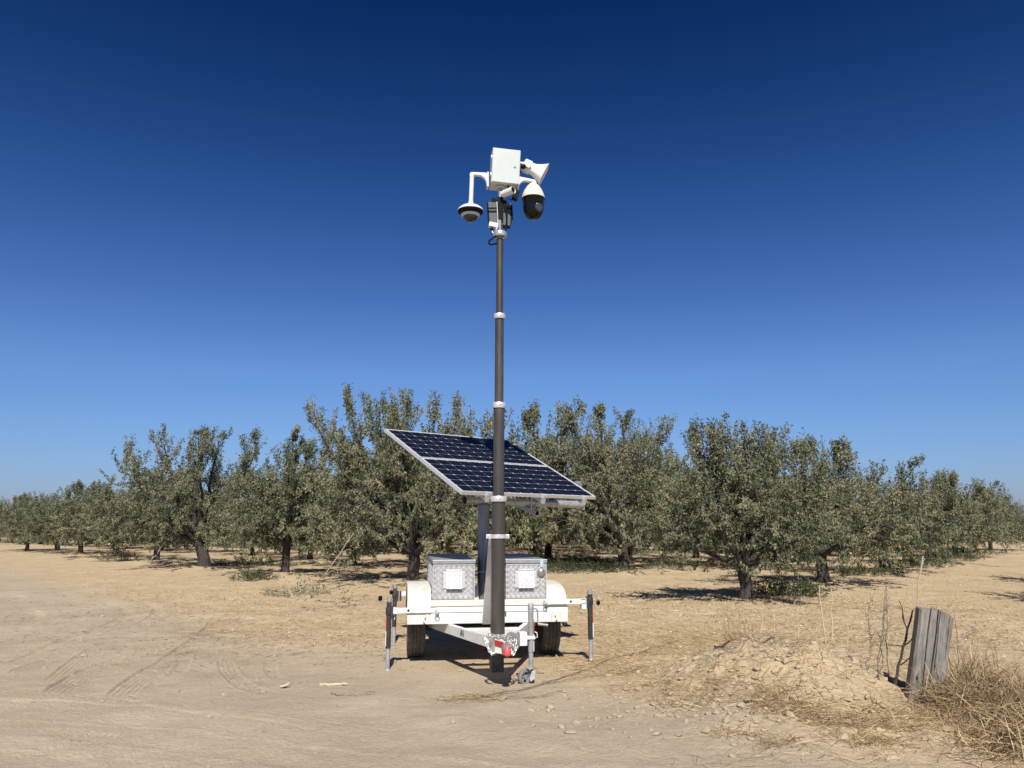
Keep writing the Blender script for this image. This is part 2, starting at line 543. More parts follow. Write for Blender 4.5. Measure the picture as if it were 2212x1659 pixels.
def road_mask(x, y):
    yb = np.interp(x, ROAD_X, ROAD_Y)
    d = (yb - y) + .55 * fbm(x * .6, y * .6, 5, 4) + .12 * fbm(x * 3, y * 3, 6, 3)
    return sstep(-1.3, 1.5, d)

TRACKS = [  # wheel ruts: points, half width, depth, tread ridges
    ([(-4.2, 7.4), (-4.45, 8.2), (-4.56, 8.9), (-4.5, 9.6), (-4.3, 10.6), (-4.6, 12.8), (-5.1, 15.0)], .12, .022, 3),
    ([(-3.6, 7.4), (-3.8, 8.1), (-3.88, 8.8), (-4.0, 9.6), (-4.4, 11.7), (-5.05, 14.0)], .12, .022, 3),
    ([(-4.55, 8.0), (-5.0, 9.2), (-5.4, 10.5)], .09, .016, 2),
    ([(-5.2, 8.4), (-5.34, 8.8), (-5.38, 9.6), (-5.2, 10.4)], .09, .018, 2),
    ([(-5.7, 9.1), (-6.04, 10.7), (-6.16, 12.0), (-6.41, 13.2), (-6.98, 14.5), (-7.63, 15.3), (-8.6, 16.0)], .10, .022, 0),
    ([(-6.2, 10.0), (-5.98, 11.0), (-5.74, 12.2), (-6.1, 13.9), (-6.92, 15.3), (-8.01, 16.6)], .10, .022, 0),
    ([(-7.2, 11.0), (-7.5, 12.4), (-8.1, 13.7), (-9.4, 15.2)], .10, .022, 0),
    ([(-13.5, 21), (-10.4, 16.7), (-8.8, 14.7), (-7.6, 12.6)], .10, .02, 0),
    ([(-12.2, 21), (-9.4, 16.9), (-7.9, 14.7), (-6.8, 12.4)], .10, .02, 0),
    ([(-7, 7.6), (-5.5, 7.5), (-4.25, 7.36), (-3.5, 7.28), (-2.8, 7.05), (-2.4, 6.85), (-.8, 6.2)], .09, -.008, 0),
    ([(-7, 6.5), (-4.25, 6.45), (-2.8, 6.2), (-1, 5.6), (.5, 5.0)], .22, .007, 0),
    ([(-7, 5.75), (-4, 5.7), (-2, 5.35), (0, 4.6)], .20, .006, 0),
    ([(-4.0, 9.8), (-3.65, 9.0), (-3.5, 8.3), (-3.7, 7.6)], .07, .014, 0),
    ([(-3.48, 9.7), (-3.05, 8.7), (-2.7, 8.1), (-2.2, 7.6)], .08, .012, 2),
    ([(-2.9, 9.8), (-2.65, 8.8), (-2.3, 8.2)], .07, .010, 0),
]

def track_relief(x, y):
    z = np.zeros_like(x)
    for pts, hw, dep, ridges in TRACKS:
        P = np.array(pts)
        lo, hi = P.min(0) - .6, P.max(0) + .6
        sel = (x > lo[0]) & (x < hi[0]) & (y > lo[1]) & (y < hi[1])
        if not sel.any(): continue
        # smooth the polyline
        for _ in range(3):
            Q = [P[0]]
            for a, b in zip(P[:-1], P[1:]): Q += [a * .75 + b * .25, a * .25 + b * .75]
            Q.append(P[-1]); P = np.array(Q)
        xs = x[sel]; ys = y[sel]
        best = np.full(xs.shape, 9.); side = np.zeros(xs.shape); al = np.zeros(xs.shape)
        acc = 0; tot = np.linalg.norm(P[1:] - P[:-1], axis=1).sum()
        for a, b in zip(P[:-1], P[1:]):
            d = b - a; L = np.hypot(*d)
            if L < 1e-6: continue
            t = np.clip(((xs - a[0]) * d[0] + (ys - a[1]) * d[1]) / L ** 2, 0, 1)
            ex, ey_ = xs - a[0] - t * d[0], ys - a[1] - t * d[1]
            ds = np.hypot(ex, ey_)
            m = ds < best
            best = np.where(m, ds, best)
            side = np.where(m, (d[0] * ey_ - d[1] * ex) / L, side)
            al = np.where(m, acc + t * L, al)
            acc += L
        fade = 1.45 * sstep(0, .5, al) * sstep(0, .5, tot - al) * (.65 + .35 * vnoise(al * 1.2, al * 0 + hw * 50, 3))
        q = best / hw
        g = -dep * (.35 if ridges else .7) * (1 - sstep(.85, 1.02, q)) + .35 * dep * np.exp(-((best - hw - .022) / .018) ** 2)
        if ridges:
            for gs in np.linspace(-1, 1, ridges + 2):
                g = g - dep * .85 * np.exp(-((side - gs * hw * .92) / .013) ** 2)
        z[sel] += g * fade
    # short row of tread marks printed across the road
    for k in range(6):
        cx, cy = -3.22 + k * .055, 6.13 - k * .012
        z -= .016 * np.exp(-((x - cx) / .013) ** 2) * (1 - sstep(.1, .17, np.abs(y - cy)))
    return z

MOUND = (2.55, 7.95)
def mound_shape(x, y):
    """heap of loose earth beside the track"""
    dx, dy = x - MOUND[0], y - MOUND[1]
    a = rad(-18)
    u, v = dx * math.cos(a) + dy * math.sin(a), -dx * math.sin(a) + dy * math.cos(a)
    u = u + .16 * fbm(x * 1.7, y * 1.7, 41, 3); v = v + .16 * fbm(x * 1.7, y * 1.7, 43, 3)
    r = np.sqrt((u / 1.12) ** 2 + ((v - .1) / np.where(v > .1, .85, 1.5)) ** 2)
    return np.exp(-(r * 1.25) ** 2.4)

FRONT_TREES = []          # filled below, also used for the raised row of earth
def height(x, y):
    x = np.asarray(x, float); y = np.asarray(y, float)
    d = np.hypot(x, y)
    near = 1 - sstep(16, 34, d)
    z = .020 * fbm(x * .45, y * .45, 1, 3) + .016 * fbm(x * 1.6, y * 1.6, 2, 3) * (.5 + .5 * near)
    rm = road_mask(x, y)
    rough = (1 - rm * .75)
    z = z + near * rough * (.009 * fbm(x * 6, y * 6, 3, 3) + .006 * np.abs(fbm(x * 14, y * 14, 4, 2)))
    z = z + track_relief(x, y)
    m = mound_shape(x, y)
    z = z + m * (.35 + .06 * fbm(x * 3.2, y * 3.2, 9, 4) + .030 * np.abs(fbm(x * 9, y * 9, 10, 3)))
    # low bank running past the old post to the lower right
    bx = np.array([3.0, 3.5, 3.95, 4.4, 5.6]); by = np.array([7.5, 6.95, 6.2, 5.3, 3.0])
    dist = np.full(x.shape, 9.)
    for a0, a1, b0, b1 in zip(bx[:-1], by[:-1], bx[1:], by[1:]):
        ddx, ddy = b0 - a0, b1 - a1; L2 = ddx ** 2 + ddy ** 2
        t = np.clip(((x - a0) * ddx + (y - a1) * ddy) / L2, 0, 1)
        dist = np.minimum(dist, np.hypot(x - a0 - t * ddx, y - a1 - t * ddy))
    bank = np.exp(-(dist / .75) ** 2)
    z = z + bank * (.11 + .03 * fbm(x * 2.5, y * 2.5, 12, 3))
    # clods around the heap
    cl = np.exp(-(((x - 2.4) / 2.0) ** 2 + ((y - 7.2) / 1.7) ** 2))
    z = z + cl * .030 * np.abs(fbm(x * 5.5, y * 5.5, 14, 4)) * (1 - .5 * rm)
    z = z + .045 * np.exp(-(((x - .80) / .5) ** 2 + ((y - 9.2) / .5) ** 2))
    for tx, ty in FRONT_TREES:
        z = z + (.13 + .03 * vnoise(x * 1.5, y * 1.5, 21)) * np.exp(-((x - tx) ** 2 + (y - ty) ** 2) / 1.9 ** 2)
    # trailer stands on trodden level earth
    lv = np.exp(-(((x + .3) / 1.5) ** 2 + ((y - 9.2) / 1.7) ** 2) ** 2)
    z = z * (1 - .7 * lv)
    return z

def hz(x, y):
    return float(height(np.array([x]), np.array([y]))[0])

FRONT_TREES += [(-2.5, 19.9), (-6.5, 22.6), (-10.1, 25.9), (-13.6, 30.1), (-16.8, 33.3), (-20.3, 37.0), (-23.0, 39.8),
                (4.5, 15.3), (7.7, 19.5), (11.4, 24.1), (15.4, 29.2), (19.1, 33.9), (22.6, 38.5), (3.5, 24.8), (7.5, 32.2), (-7.9, 30.8), (12.3, 14.1)]

def growing(a, b, s0, k):
    out = [a]
    while out[-1] < b:
        out.append(out[-1] + s0); s0 *= k
    return out
xs = np.array(sorted(set([-v for v in growing(6.6, 420, .045, 1.075)] + list(np.round(np.arange(-6.55, -2.2, .018), 4)) + list(np.round(np.arange(-2.2, 4.9, .028), 4)) + growing(4.93, 420, .03, 1.06))))
ys = np.array([-40, -25, -14, -8, -4, -1, .5, 1.8, 2.8, 3.5, 4.0] + list(np.arange(4.4, 9.6, .025)) + growing(9.6, 30, .026, 1.007) + growing(30.6, 520, .4, 1.10))
XX, YY = np.meshgrid(xs, ys)
xf_, yf_ = XX.ravel(), YY.ravel()
ZZ = height(xf_, yf_)
RM = road_mask(xf_, yf_)
MS = mound_shape(xf_, yf_)
STRAW = np.clip(sstep(.25, 1.0, fbm(xf_ * .8, yf_ * 1.5, 31, 4)) * (1 - RM) * .55, 0, 1)
STRAW = np.maximum(STRAW, .8 * np.exp(-(((xf_ - 2.6) / 1.5) ** 2 + ((yf_ - 10.6) / .8) ** 2)) * sstep(-.4, .5, fbm(xf_ * 3, yf_ * 3, 33, 3)))
STRAW = np.maximum(STRAW, .6 * np.exp(-(((xf_ - 4.6) / 1.0) ** 2 + ((yf_ - 6.6) / 2.0) ** 2)))
DAMP = .55 * np.exp(-(((xf_ + 4.4) / .8) ** 2 + ((yf_ - 11.6) / .55) ** 2)) * sstep(-.5, .4, fbm(xf_ * 2, yf_ * 4, 35, 3))
nx_, ny_ = len(xs), len(ys)
ii = np.arange(nx_ * ny_).reshape(ny_, nx_)
QF = np.stack([ii[:-1, :-1].ravel(), ii[:-1, 1:].ravel(), ii[1:, 1:].ravel(), ii[1:, :-1].ravel()], 1)
# shared vertex normals so the pieces of the sheet meet without a seam
gy_, gx_ = np.gradient(ZZ.reshape(ny_, nx_), ys, xs)
NRM = np.stack([-gx_.ravel(), -gy_.ravel(), np.ones(nx_ * ny_)], 1)
NRM /= np.linalg.norm(NRM, axis=1)[:, None]
fr = RM[QF].mean(1); fm = MS[QF].mean(1)
cls = np.where(fm > .12, 2, np.where(fr > .5, 1, 0))
for cid, (nm, lab) in enumerate([('ground', 'bare tan orchard soil strewn with dry litter'), ('dirt_road', 'compacted grey dirt track with tyre marks in the foreground'), ('dirt_mound', 'heap of loose pale earth left of the old timber post')]):
    f = QF[cls == cid]
    used, inv = np.unique(f.ravel(), return_inverse=True)
    V = np.stack([xf_[used], yf_[used], ZZ[used]], 1)
    o = np_mesh(nm, V, inv.reshape(-1, 4), M['ground'], attrs={'road': np.clip(RM[used] + (.85 * MS[used] if cid == 2 else 0), 0, 1), 'straw': STRAW[used], 'damp': DAMP[used]}, smooth=True)
    o.data.normals_split_custom_set_from_vertices([tuple(v) for v in NRM[used]])
    tag(o, lab, None, None, 'structure')

# ------------------------------------------------------------------ the surveillance trailer (one thing)
# trailer axes: x to its right as seen from the front, y to the rear, z up; the origin is the ground below the axle
TR = thing('surveillance_trailer', 'white single-axle trailer carrying a tall camera mast and solar panels', 'trailer', (-.32, 9.76, 0), rad(8.5))

def part(name, mb, m, bevel=0.0, parent=None, **k):
    return mb.build(name, m, parent or TR, bevel, **k)

CX = -.065     # centre line
# --- chassis
mb = MB()
for x in (-.66, .53):
    mb.box(x, x + .06, -.70, 1.12, .50, .60)
mb.box(-.70, .59, 1.06, 1.12, .47, .60)
mb.box(-.66, .55, -.55, -.49, .50, .598)
mb.box(-.66, .55, .30, .36, .50, .598)
part('chassis', mb, M['white'], .004)
mb = MB().box(-.705, .615, -.76, -.69, .464, .579)
fc = part('front_beam', mb, M['white'], .006)
mb = MB().box(-.66, .60, -.755, -.695, .585, .645)
part('receiver_tube', mb, M['white'], .005)
mb = MB().box(-.712, .64, -.757, -.697, .652, .719)
part('receiver_tube', mb, M['whitetop'], .005)
for z0, z1 in ((.585, .645), (.652, .719)):
    part('receiver_tube', MB().box(-.70, .62, .93, .99, z0, z1), M['white'], .005)
# deck behind the boxes
part('deck', MB().box(-.69, .60, -.69, 1.1, .603, .612), M['galvdull'])
# fenders: a wheel arch with a front face, open below
def fender(x0, x1):
    prof = [(-.735, .464), (-.728, .60), (-.69, .70), (-.60, .785), (-.46, .835), (-.25, .858), (0, .864), (.25, .858), (.46, .835), (.60, .785), (.69, .70), (.728, .60), (.735, .464)]
    vs, fs = [], []
    k = len(prof)
    t = .006
    for x in (x0, x1):
        for y, z in prof: vs.append((x, y, z))
    for x in (x0 + t, x1 - t):
        for y, z in prof: vs.append((x, y * .985, z - t if z > .47 else z))
    for i in range(k - 1):
        fs.append((i, i + 1, k + i + 1, k + i))
        fs.append((2 * k + i, 3 * k + i, 3 * k + i + 1, 2 * k + i + 1))
    inner = [(.40 * math.cos(a), .33 + .40 * math.sin(a)) for a in np.linspace(PI, 0, 15)]
    out = MB().add(vs, fs, 0, True)
    # outer and inner cheeks, cut by the wheel opening
    for x in (x0, x1):
        o = [(-.735, .464)] + [p for p in prof[1:-1]] + [(.735, .464)]
        arch = [(.42, .464)] + [(.42 * math.cos(a), .44 + .40 * math.sin(a)) for a in np.linspace(.1, PI - .1, 11)] + [(-.42, .464)]
        vv = [(x + (0 if x == x0 else 0), y, z) for y, z in o + arch]
        n1, n2 = len(o), len(arch)
        ff = []
        for i in range(n1 - 1):
            j = n1 + n2 - 1 - min(int(i * (n2 - 1) / (n1 - 1)), n2 - 1)
            j2 = n1 + n2 - 1 - min(int((i + 1) * (n2 - 1) / (n1 - 1)), n2 - 1)
            ff.append((i, i + 1, j2, j) if j != j2 else (i, i + 1, j))
        out.add(vv, ff, 0, False)
    return out
part('fender', fender(-.965, -.700), M['fender'])
part('fender', fender(.618, .862), M['fender'])
# wheels
def wheel(cx, w=.212, R=.335):
    n = 44
    hw = w / 2
    prof = [(.205, -hw + .01), (.26, -hw), (.305, -hw + .004), (R - .012, -hw + .018)]
    xs_ = [-.078, -.068, -.040, -.031, -.005, .005, .031, .040, .068, .078]
    dep = [0, .007, 0, .007, 0, .007, 0, .007, 0]
    tread = [(R - .004, -.086)]
    segs = [(-.076, -.044, 0), (-.044, -.036, .009), (-.036, -.004, 0), (-.004, .004, .009), (.004, .036, 0), (.036, .044, .009), (.044, .076, 0)]
    for a, b, d in segs:
        tread += [(R - d, a + .0005), (R - d, b - .0005)]
    tread.append((R - .004, .086))
    prof += tread + [(R - .012, hw - .018), (.305, hw - .004), (.26, hw), (.205, hw - .01), (.20, 0), (.205, -hw + .01)]
    m = MB().lathe(prof, (cx, 0, R), n, 0, (1, 0, 0), False)
    t = part('wheel', m, M['tyre'])
    # tread blocks
    tb = MB()
    for i in range(52):
        a = 2 * PI * i / 52
        for k, xx in enumerate((-.060, -.020, .020, .060)):
            aa = a + (.05 if k % 2 else 0)
            c = Vector((cx + xx, math.sin(aa) * (R + .001), R + math.cos(aa) * (R + .001)))
            rot = Matrix.Rotation(-aa, 3, 'X') @ Matrix.Rotation(.35 if k % 2 else -.35, 3, 'Z')
            tb.box(c.x - .014, c.x + .014, c.y - .011, c.y + .011, c.z - .004, c.z + .004, 0, rot)
    part('tread', tb, M['tyre'], parent=t, kind='stuff')
    s = -1 if cx < 0 else 1
    r = MB().lathe([(.0, s * .03), (.06, s * .035), (.07, s * .06), (.09, s * .05), (.17, s * .02), (.19, s * .06), (.205, s * .085), (.207, -s * .085), (.19, -s * .06), (.17, -s * .02), (0, -s * .02)], (cx, 0, R), 28, 0, (1, 0, 0))
    part('rim', r, M['rim'], parent=t)
    return t
wheel(-.845); wheel(.768)
part('axle', MB().tube([(-.80, 0, .335), (.72, 0, .335)], .03, 10).box(-.52, -.42, -.05, .05, .335, .50).box(.35, .45, -.05, .05, .335, .50), M['blackpaint'])
for x in (-.63, .56):
    sp_ = MB()
    for k in range(4):
        L = .42 - .09 * k
        sp_.tube([(x, -L, .46 - .02 * k), (x, -L / 2, .42 - .02 * k + .01 * k), (x, 0, .405 - .016 * k), (x, L / 2, .42 - .02 * k + .01 * k), (x, L, .46 - .02 * k)], .016, 6)
    part('leaf_spring', sp_, M['blackpaint'])
# drawbar A-frame
for nm, a, b in (('l', (-.71, -.16), (-.165, -1.80)), ('r', (.60, -.16), (.045, -1.80))):
    m = MB().bar((a[0] + (.03 if nm == 'l' else -.03), a[1], .408), (b[0] + (.03 if nm == 'l' else -.03), b[1], .408), .055, .104)
    rail = part('drawbar_rail', m, M['white'], .004)
    if nm == 'l':
        # stencilled letters A I on its outer face
        A = Vector((a[0], a[1], .408)); B = Vector((b[0], b[1], .408))
        d = (B - A).normalized(); nrm = Vector((d.y, -d.x, 0)); nrm = nrm if nrm.x < 0 else -nrm
        A0 = A + Vector((.03, 0, 0)) + nrm * .0275
        s0 = None
        # distance along the rail where the letters start
        s0 = (Vector((-.456, -1.10, 0)) - A).dot(d) / 1.0
        let = MB()
        def P2(u, v): return A0 + d * (s0 + u) + Vector((0, 0, v)) + nrm * .003
        h_, w_ = .062, .046
        def stroke(u0, v0, u1, v1, t):
            p, q = Vector((u0, v0)), Vector((u1, v1)); dd = (q - p).normalized(); nn = Vector((-dd.y, dd.x)) * t / 2
            let.prism([P2(*(p - nn)), P2(*(q - nn)), P2(*(q + nn)), P2(*(p + nn))], nrm * -.0028)
        z0 = -.022
        stroke(0, z0, w_ / 2, z0 + h_, .011); stroke(w_, z0, w_ / 2, z0 + h_, .011); stroke(.008, z0 + .018, w_ - .008, z0 + .018, .009)
        stroke(w_ + .027, z0, w_ + .027, z0 + h_, .017)
        part('lettering', let, M['letter'], parent=rail)
part('mast_plate', MB().prism([(-.32, -1.32, .458), (-.165, -1.80, .458), (.045, -1.80, .458), (.20, -1.32, .458)], (0, 0, .007)), M['whitetop'], .002)
part('cross_member', MB().box(-.40, .28, -1.06, -1.0, .37, .45), M['white'], .004)
# coupler at the tip
mb = MB().prism([(-.185, -1.80, .356), (.065, -1.80, .356), (.02, -2.04, .346), (-.075, -2.09, .346), (-.145, -2.02, .346)], (0, 0, .014))
mb.prism([(-.185, -1.80, .46), (.065, -1.80, .46), (.02, -2.02, .485), (-.075, -2.07, .485), (-.145, -2.0, .485)], (0, 0, .010))
mb.prism([(-.185, -1.80, .36), (-.145, -2.01, .35), (-.145, -2.00, .49), (-.185, -1.80, .468)], (.010, .004, 0))
mb.prism([(-.145, -2.012, .35), (-.060, -2.085, .35), (-.060, -2.078, .49), (-.145, -2.002, .49)], (.004, .010, 0))
mb.prism([(-.060, -2.085, .35), (.022, -2.035, .35), (.022, -2.028, .49), (-.060, -2.078, .49)], (-.004, .010, 0))
mb.prism([(.065, -1.80, .36), (.022, -2.03, .35), (.022, -2.02, .49), (.065, -1.80, .468)], (-.010, .004, 0))
cp = part('coupler', mb, M['whitetop'], .002)
dv = Vector((.085, -.073, 0)).normalized(); nv = Vector((-.073, -.085, 0)).normalized()
rp = Vector((-.148, -2.012, .445)) + nv * .006
mb = MB().prism([rp + dv * .006 + Vector((0, 0, .026)), rp + dv * .104 + Vector((0, 0, .012)), rp + dv * .104 + Vector((0, 0, -.036)), rp + dv * .010 + Vector((0, 0, -.022))], nv * .004)
part('red_reflector', mb, M['redrefl'], .001)
part('coupling_hitch', MB().tube([(-.046, -2.02, .40), (-.046, -2.12, .405), (-.046, -2.15, .40)], [.045, .043, .03], 14).box(-.075, -.017, -2.13, -2.05, .43, .452), M['galvdull'], .002)
mb = MB().lathe([(.0, .105), (.010, .104), (.016, .098), (.020, .085), (.030, .07), (.038, .045), (.041, .02), (.036, .012), (.018, .008), (.016, -.006), (0, -.007)], (-.046, -2.165, .335), 18)
part('red_socket_cover', mb, M['red'])
# chain looped over the coupler
link = MB()
ring = []
for k in range(16):
    a = 2 * PI * k / 16
    ring.append((max(-.010, min(.010, .5 * math.cos(a))) + .0085 * math.cos(a), 0, .0085 * math.sin(a)))
ring = [(.0125 * math.copysign(1, math.cos(2 * PI * k / 14)) * 0 + (.012 if math.cos(2 * PI * k / 14) > 0 else -.012) + .0095 * math.cos(2 * PI * k / 14), 0, .0095 * math.sin(2 * PI * k / 14)) for k in range(14)]
link.tube(ring + [ring[0], ring[1]], .0038, 5, caps=False)
lk0 = None
def chain(path):
    global lk0
    P = [Vector(p) for p in path]
    for _ in range(2):
        Q = [P[0]]
        for a, b in zip(P[:-1], P[1:]): Q += [a * .75 + b * .25, a * .25 + b * .75]
        P = Q + [P[-1]]
    L = 0; nxt = 0; alt = 0
    for a, b in zip(P[:-1], P[1:]):
        seg = (b - a).length
        while nxt <= L + seg:
            c = a.lerp(b, (nxt - L) / max(seg, 1e-6))
            q = Vector((1, 0, 0)).rotation_difference((b - a).normalized())
            if lk0 is None:
                lk0 = part('chain_link', link, M['chain']); o = lk0
            else:
                o = lk0.copy(); COL.objects.link(o)
            o.location = c
            o.rotation_mode = 'QUATERNION'
            from mathutils import Quaternion
            o.rotation_quaternion = q @ Quaternion((1, 0, 0), PI / 4 + alt * PI / 2)
            alt = 1 - alt
            nxt += .032
        L += seg
chain([(-.06, -2.09, .505), (-.13, -2.04, .515), (-.205, -1.98, .515), (-.235, -1.99, .47), (-.222, -2.02, .41), (-.185, -2.05, .355), (-.150, -2.06, .345)])
chain([(-.19, -1.96, .50), (-.225, -2.0, .43), (-.205, -2.04, .37), (-.17, -2.06, .335)])
chain([(-.05, -2.10, .505), (.0, -2.07, .52), (.04, -2.02, .505), (.062, -2.05, .44), (.05, -2.08, .38), (.018, -2.11, .335)])
chain([(-.03, -2.10, .475), (.02, -2.09, .46), (.035, -2.10, .40), (.015, -2.12, .35)])
chain([(-.046, -2.13, .49), (-.046, -2.16, .465), (-.046, -2.165, .445)])
# grey breakaway hose looped beside the chain
part('hose_loop', MB().tube([(-.02, -2.0, .51)] + [(.022 + .072 * math.cos(a), -1.98 - .03 * math.cos(a), .438 + .088 * math.sin(a)) for a in np.linspace(PI * .6, -PI * .45, 16)], .010, 8), M['rubbergrey'])
# jockey wheel on the right-hand rail
jx, jy = .254, -1.75
JB = MB().tube([(jx, jy, .305), (jx, jy, .76)], .0285, 16).lathe([(.031, 0), (.031, .035), (.024, .05), (0, .05)], (jx, jy, .722), 16)
jk = part('jockey_wheel', JB, M['galvdull'])
part('inner_leg', MB().tube([(jx, jy, .155), (jx, jy, .305)], .0235, 14), M['galv'], parent=jk)
part('clamp_bracket', MB().box(.135, .21, jy - .045, jy + .075, .372, .498).box(.21, .292, jy - .034, jy + .034, .43, .462).tube([(.292, jy - .01, .50), (.312, jy - .02, .49), (.318, jy - .02, .45), (.292, jy - .01, .44)], .006, 6), M['white'], .004, parent=jk)
part('crank_handle', MB().tube([(jx, jy, .73), (jx + .055, jy, .722), (jx + .07, jy, .70), (jx + .07, jy - .005, .60), (jx + .078, jy - .01, .578)], .008, 8).tube([(jx + .072, jy - .01, .574), (jx + .172, jy - .02, .562)], .014, 10), M['galvdull'], parent=jk)
part('red_tape', MB().box(jx + .0245, jx + .031, jy - .014, jy + .010, .476, .62), M['redtape'], parent=jk)
for z0_, z1_ in ((.312, .474), (.622, .69)):
    part('white_tape', MB().box(jx + .0245, jx + .031, jy - .014, jy + .010, z0_, z1_), M['whitetape'], parent=jk)
fk = MB().lathe([(.03, .168), (.05, .160), (.052, .148), (.03, .146)], (jx - .006, jy, 0), 16)
fk.prism([(jx + .022, jy - .035, .15), (jx + .042, jy - .035, .12), (jx + .030, jy - .05, .06), (jx - .012, jy - .05, .03), (jx - .022, jy - .04, .06), (jx + .0, jy - .03, .12)], (0, .012, 0))
fk.prism([(jx + .022, jy + .045, .15), (jx + .042, jy + .045, .12), (jx + .030, jy + .05, .06), (jx - .012, jy + .05, .03), (jx - .022, jy + .045, .06), (jx + .0, jy + .04, .12)], (0, .012, 0))
part('fork', fk, M['galvdull'], .002, parent=jk)
# the little wheel, turned part-way towards the camera
wc = Vector((jx - .068, jy - .005, .068)); wax = Vector((.55, -.83, 0))
wm = MB().lathe([(.052, -.024), (.070, -.024), (.077, -.014), (.078, .014), (.070, .024), (.052, .024), (.050, 0), (.052, -.024)], wc, 30, 0, wax)
part('wheel', wm, M['rubbergrey'], parent=jk)
hb = MB().lathe([(0, .022), (.018, .022), (.018, -.022), (0, -.022)], wc, 14, 0, wax)
sd_ = Vector((wax.y, -wax.x, 0))
for k in range(5):
    a = 2 * PI * k / 5 + .3
    dd = sd_ * math.cos(a) + Vector((0, 0, 1)) * math.sin(a)
    hb.bar(wc + dd * .012, wc + dd * .053, .016, .012, up=wax)
part('hub', hb, M['galvdull'], parent=jk)

# outrigger arms and stabiliser jacks
def jack(x, y, zt, zb, s, armz, front=True, crank=None):
    """black drop-leg jack; s is the side it faces outwards"""
    sl = MB().tube([(x, y, zb + .225), (x, y, zt - .045)], .029, 14)
    j = part('stabilizer_jack', sl, M['blackpaint'])
    part('inner_leg', MB().tube([(x, y, zb + .004), (x, y, zb + .228)], .0235, 12).lathe([(.036, 0), (.034, .006), (.0235, .010)], (x, y, zb - .002), 14), M['galv'], parent=j)
    part('jack_head', MB().lathe([(.030, -.05), (.032, -.03), (.030, -.008), (.016, .002), (0, .003)], (x, y, zt), 14).tube([(x, y, zt - .012), (x + s * .02, y - .01, zt - .006)], .014, 8), M['galvdull'], parent=j)
    c = crank or [(x, y, zt - .010), (x + s * .045, y - .01, zt - .012), (x + s * .075, y - .02, zt - .06), (x + s * .09, y - .025, zt - .135)]
    part('crank_handle', MB().tube(c, .0075, 8), M['galvdull'], parent=j)
    k = Vector(c[-1])
    part('crank_knob', MB().lathe([(0, .03), (.012, .029), (.021, .02), (.024, .004), (.020, -.014), (.010, -.024), (0, -.025)], k + Vector((0, 0, -.012 if c[-1][2] < c[-2][2] else .012)), 14), M['black'], parent=j)
    if front: part('red_tape', MB().box(x + s * .027 - .004, x + s * .027 + .004, y - .016, y + .006, zb + .41, zb + .565), M['redtape'], parent=j)
    if front: part('white_tape', MB().box(x + s * .027 - .004, x + s * .027 + .006, y - .016, y + .006, zb + .245, zb + .405), M['whitetape'], parent=j)
    # swivel collar against the arm plate
    part('swivel_bracket', MB().box(min(x - s * .045, x - s * .02), max(x - s * .045, x - s * .02), y - .034, y + .034, armz - .085, armz + .045).lathe([(.034, -.045), (.036, -.04), (.036, .03), (.034, .036)], (x, y, armz), 14), M['blackpaint'], .003, parent=j)
    return j
def arm(x_in, x_out, y, z, s, holes=()):
    h = MB().hollow((x_in, y, z), (x_out, y, z), .056, .056, mi=0, mi_in=1)
    a = part('outrigger_arm', h, [M['white'], M['black']], 0)
    # end bracket: a plate with a square tube stub
    pb = MB().box(min(x_out, x_out - s * .004) - (0 if s > 0 else .003), max(x_out, x_out - s * .004) + (.003 if s > 0 else 0), y - .036, y + .034, z - .095, z + .036)
    part('end_plate', pb, M['white'], .002, parent=a)
    for hx in holes:
        part('pin_hole', MB().lathe([(.0125, 0), (.0125, .002), (0, .002)], (hx, y - .0275, z), 16, 0, (0, -1, 0)), M['black'], parent=a)
    return a
arm(-.64, -1.105, -.725, .616, -1, (-.955,))
part('arm_socket', MB().hollow((-1.10, -.80, .618), (-1.10, -.67, .618), .055, .06, up=(0, 0, 1)).box(-1.133, -1.128, -.80, -.68, .54, .66), M['white'])
jack(-1.168, -.78, .765, .0, -1, .62, True, [(-1.168, -.78, .745), (-1.20, -.80, .73), (-1.24, -.82, .70), (-1.262, -.83, .72), (-1.266, -.83, .745)])
arm(.62, 1.075, -.727, .686, 1, (.895,))
part('arm_socket', MB().hollow((1.045, -.68, .69), (1.045, -.765, .69), .055, .056, mi=0, mi_in=1).box(1.02, 1.073, -.76, -.69, .60, .655), [M['white'], M['black']], .001)
jack(1.122, -.75, .815, .042, 1, .69)
arm(-.64, -1.05, .96, .648, -1)
part('arm_socket', MB().box(-1.06, -1.02, .925, .995, .555, .68), M['blackpaint'], .003)
jack(-1.105, .95, .765, .005, -1, .64, False, [(-1.105, .95, .75), (-1.14, .93, .77), (-1.16, .92, .74), (-1.155, .91, .68)])
arm(.62, .95, .96, .686, 1)
jack(1.0, .95, .80, .01, 1, .68, False)
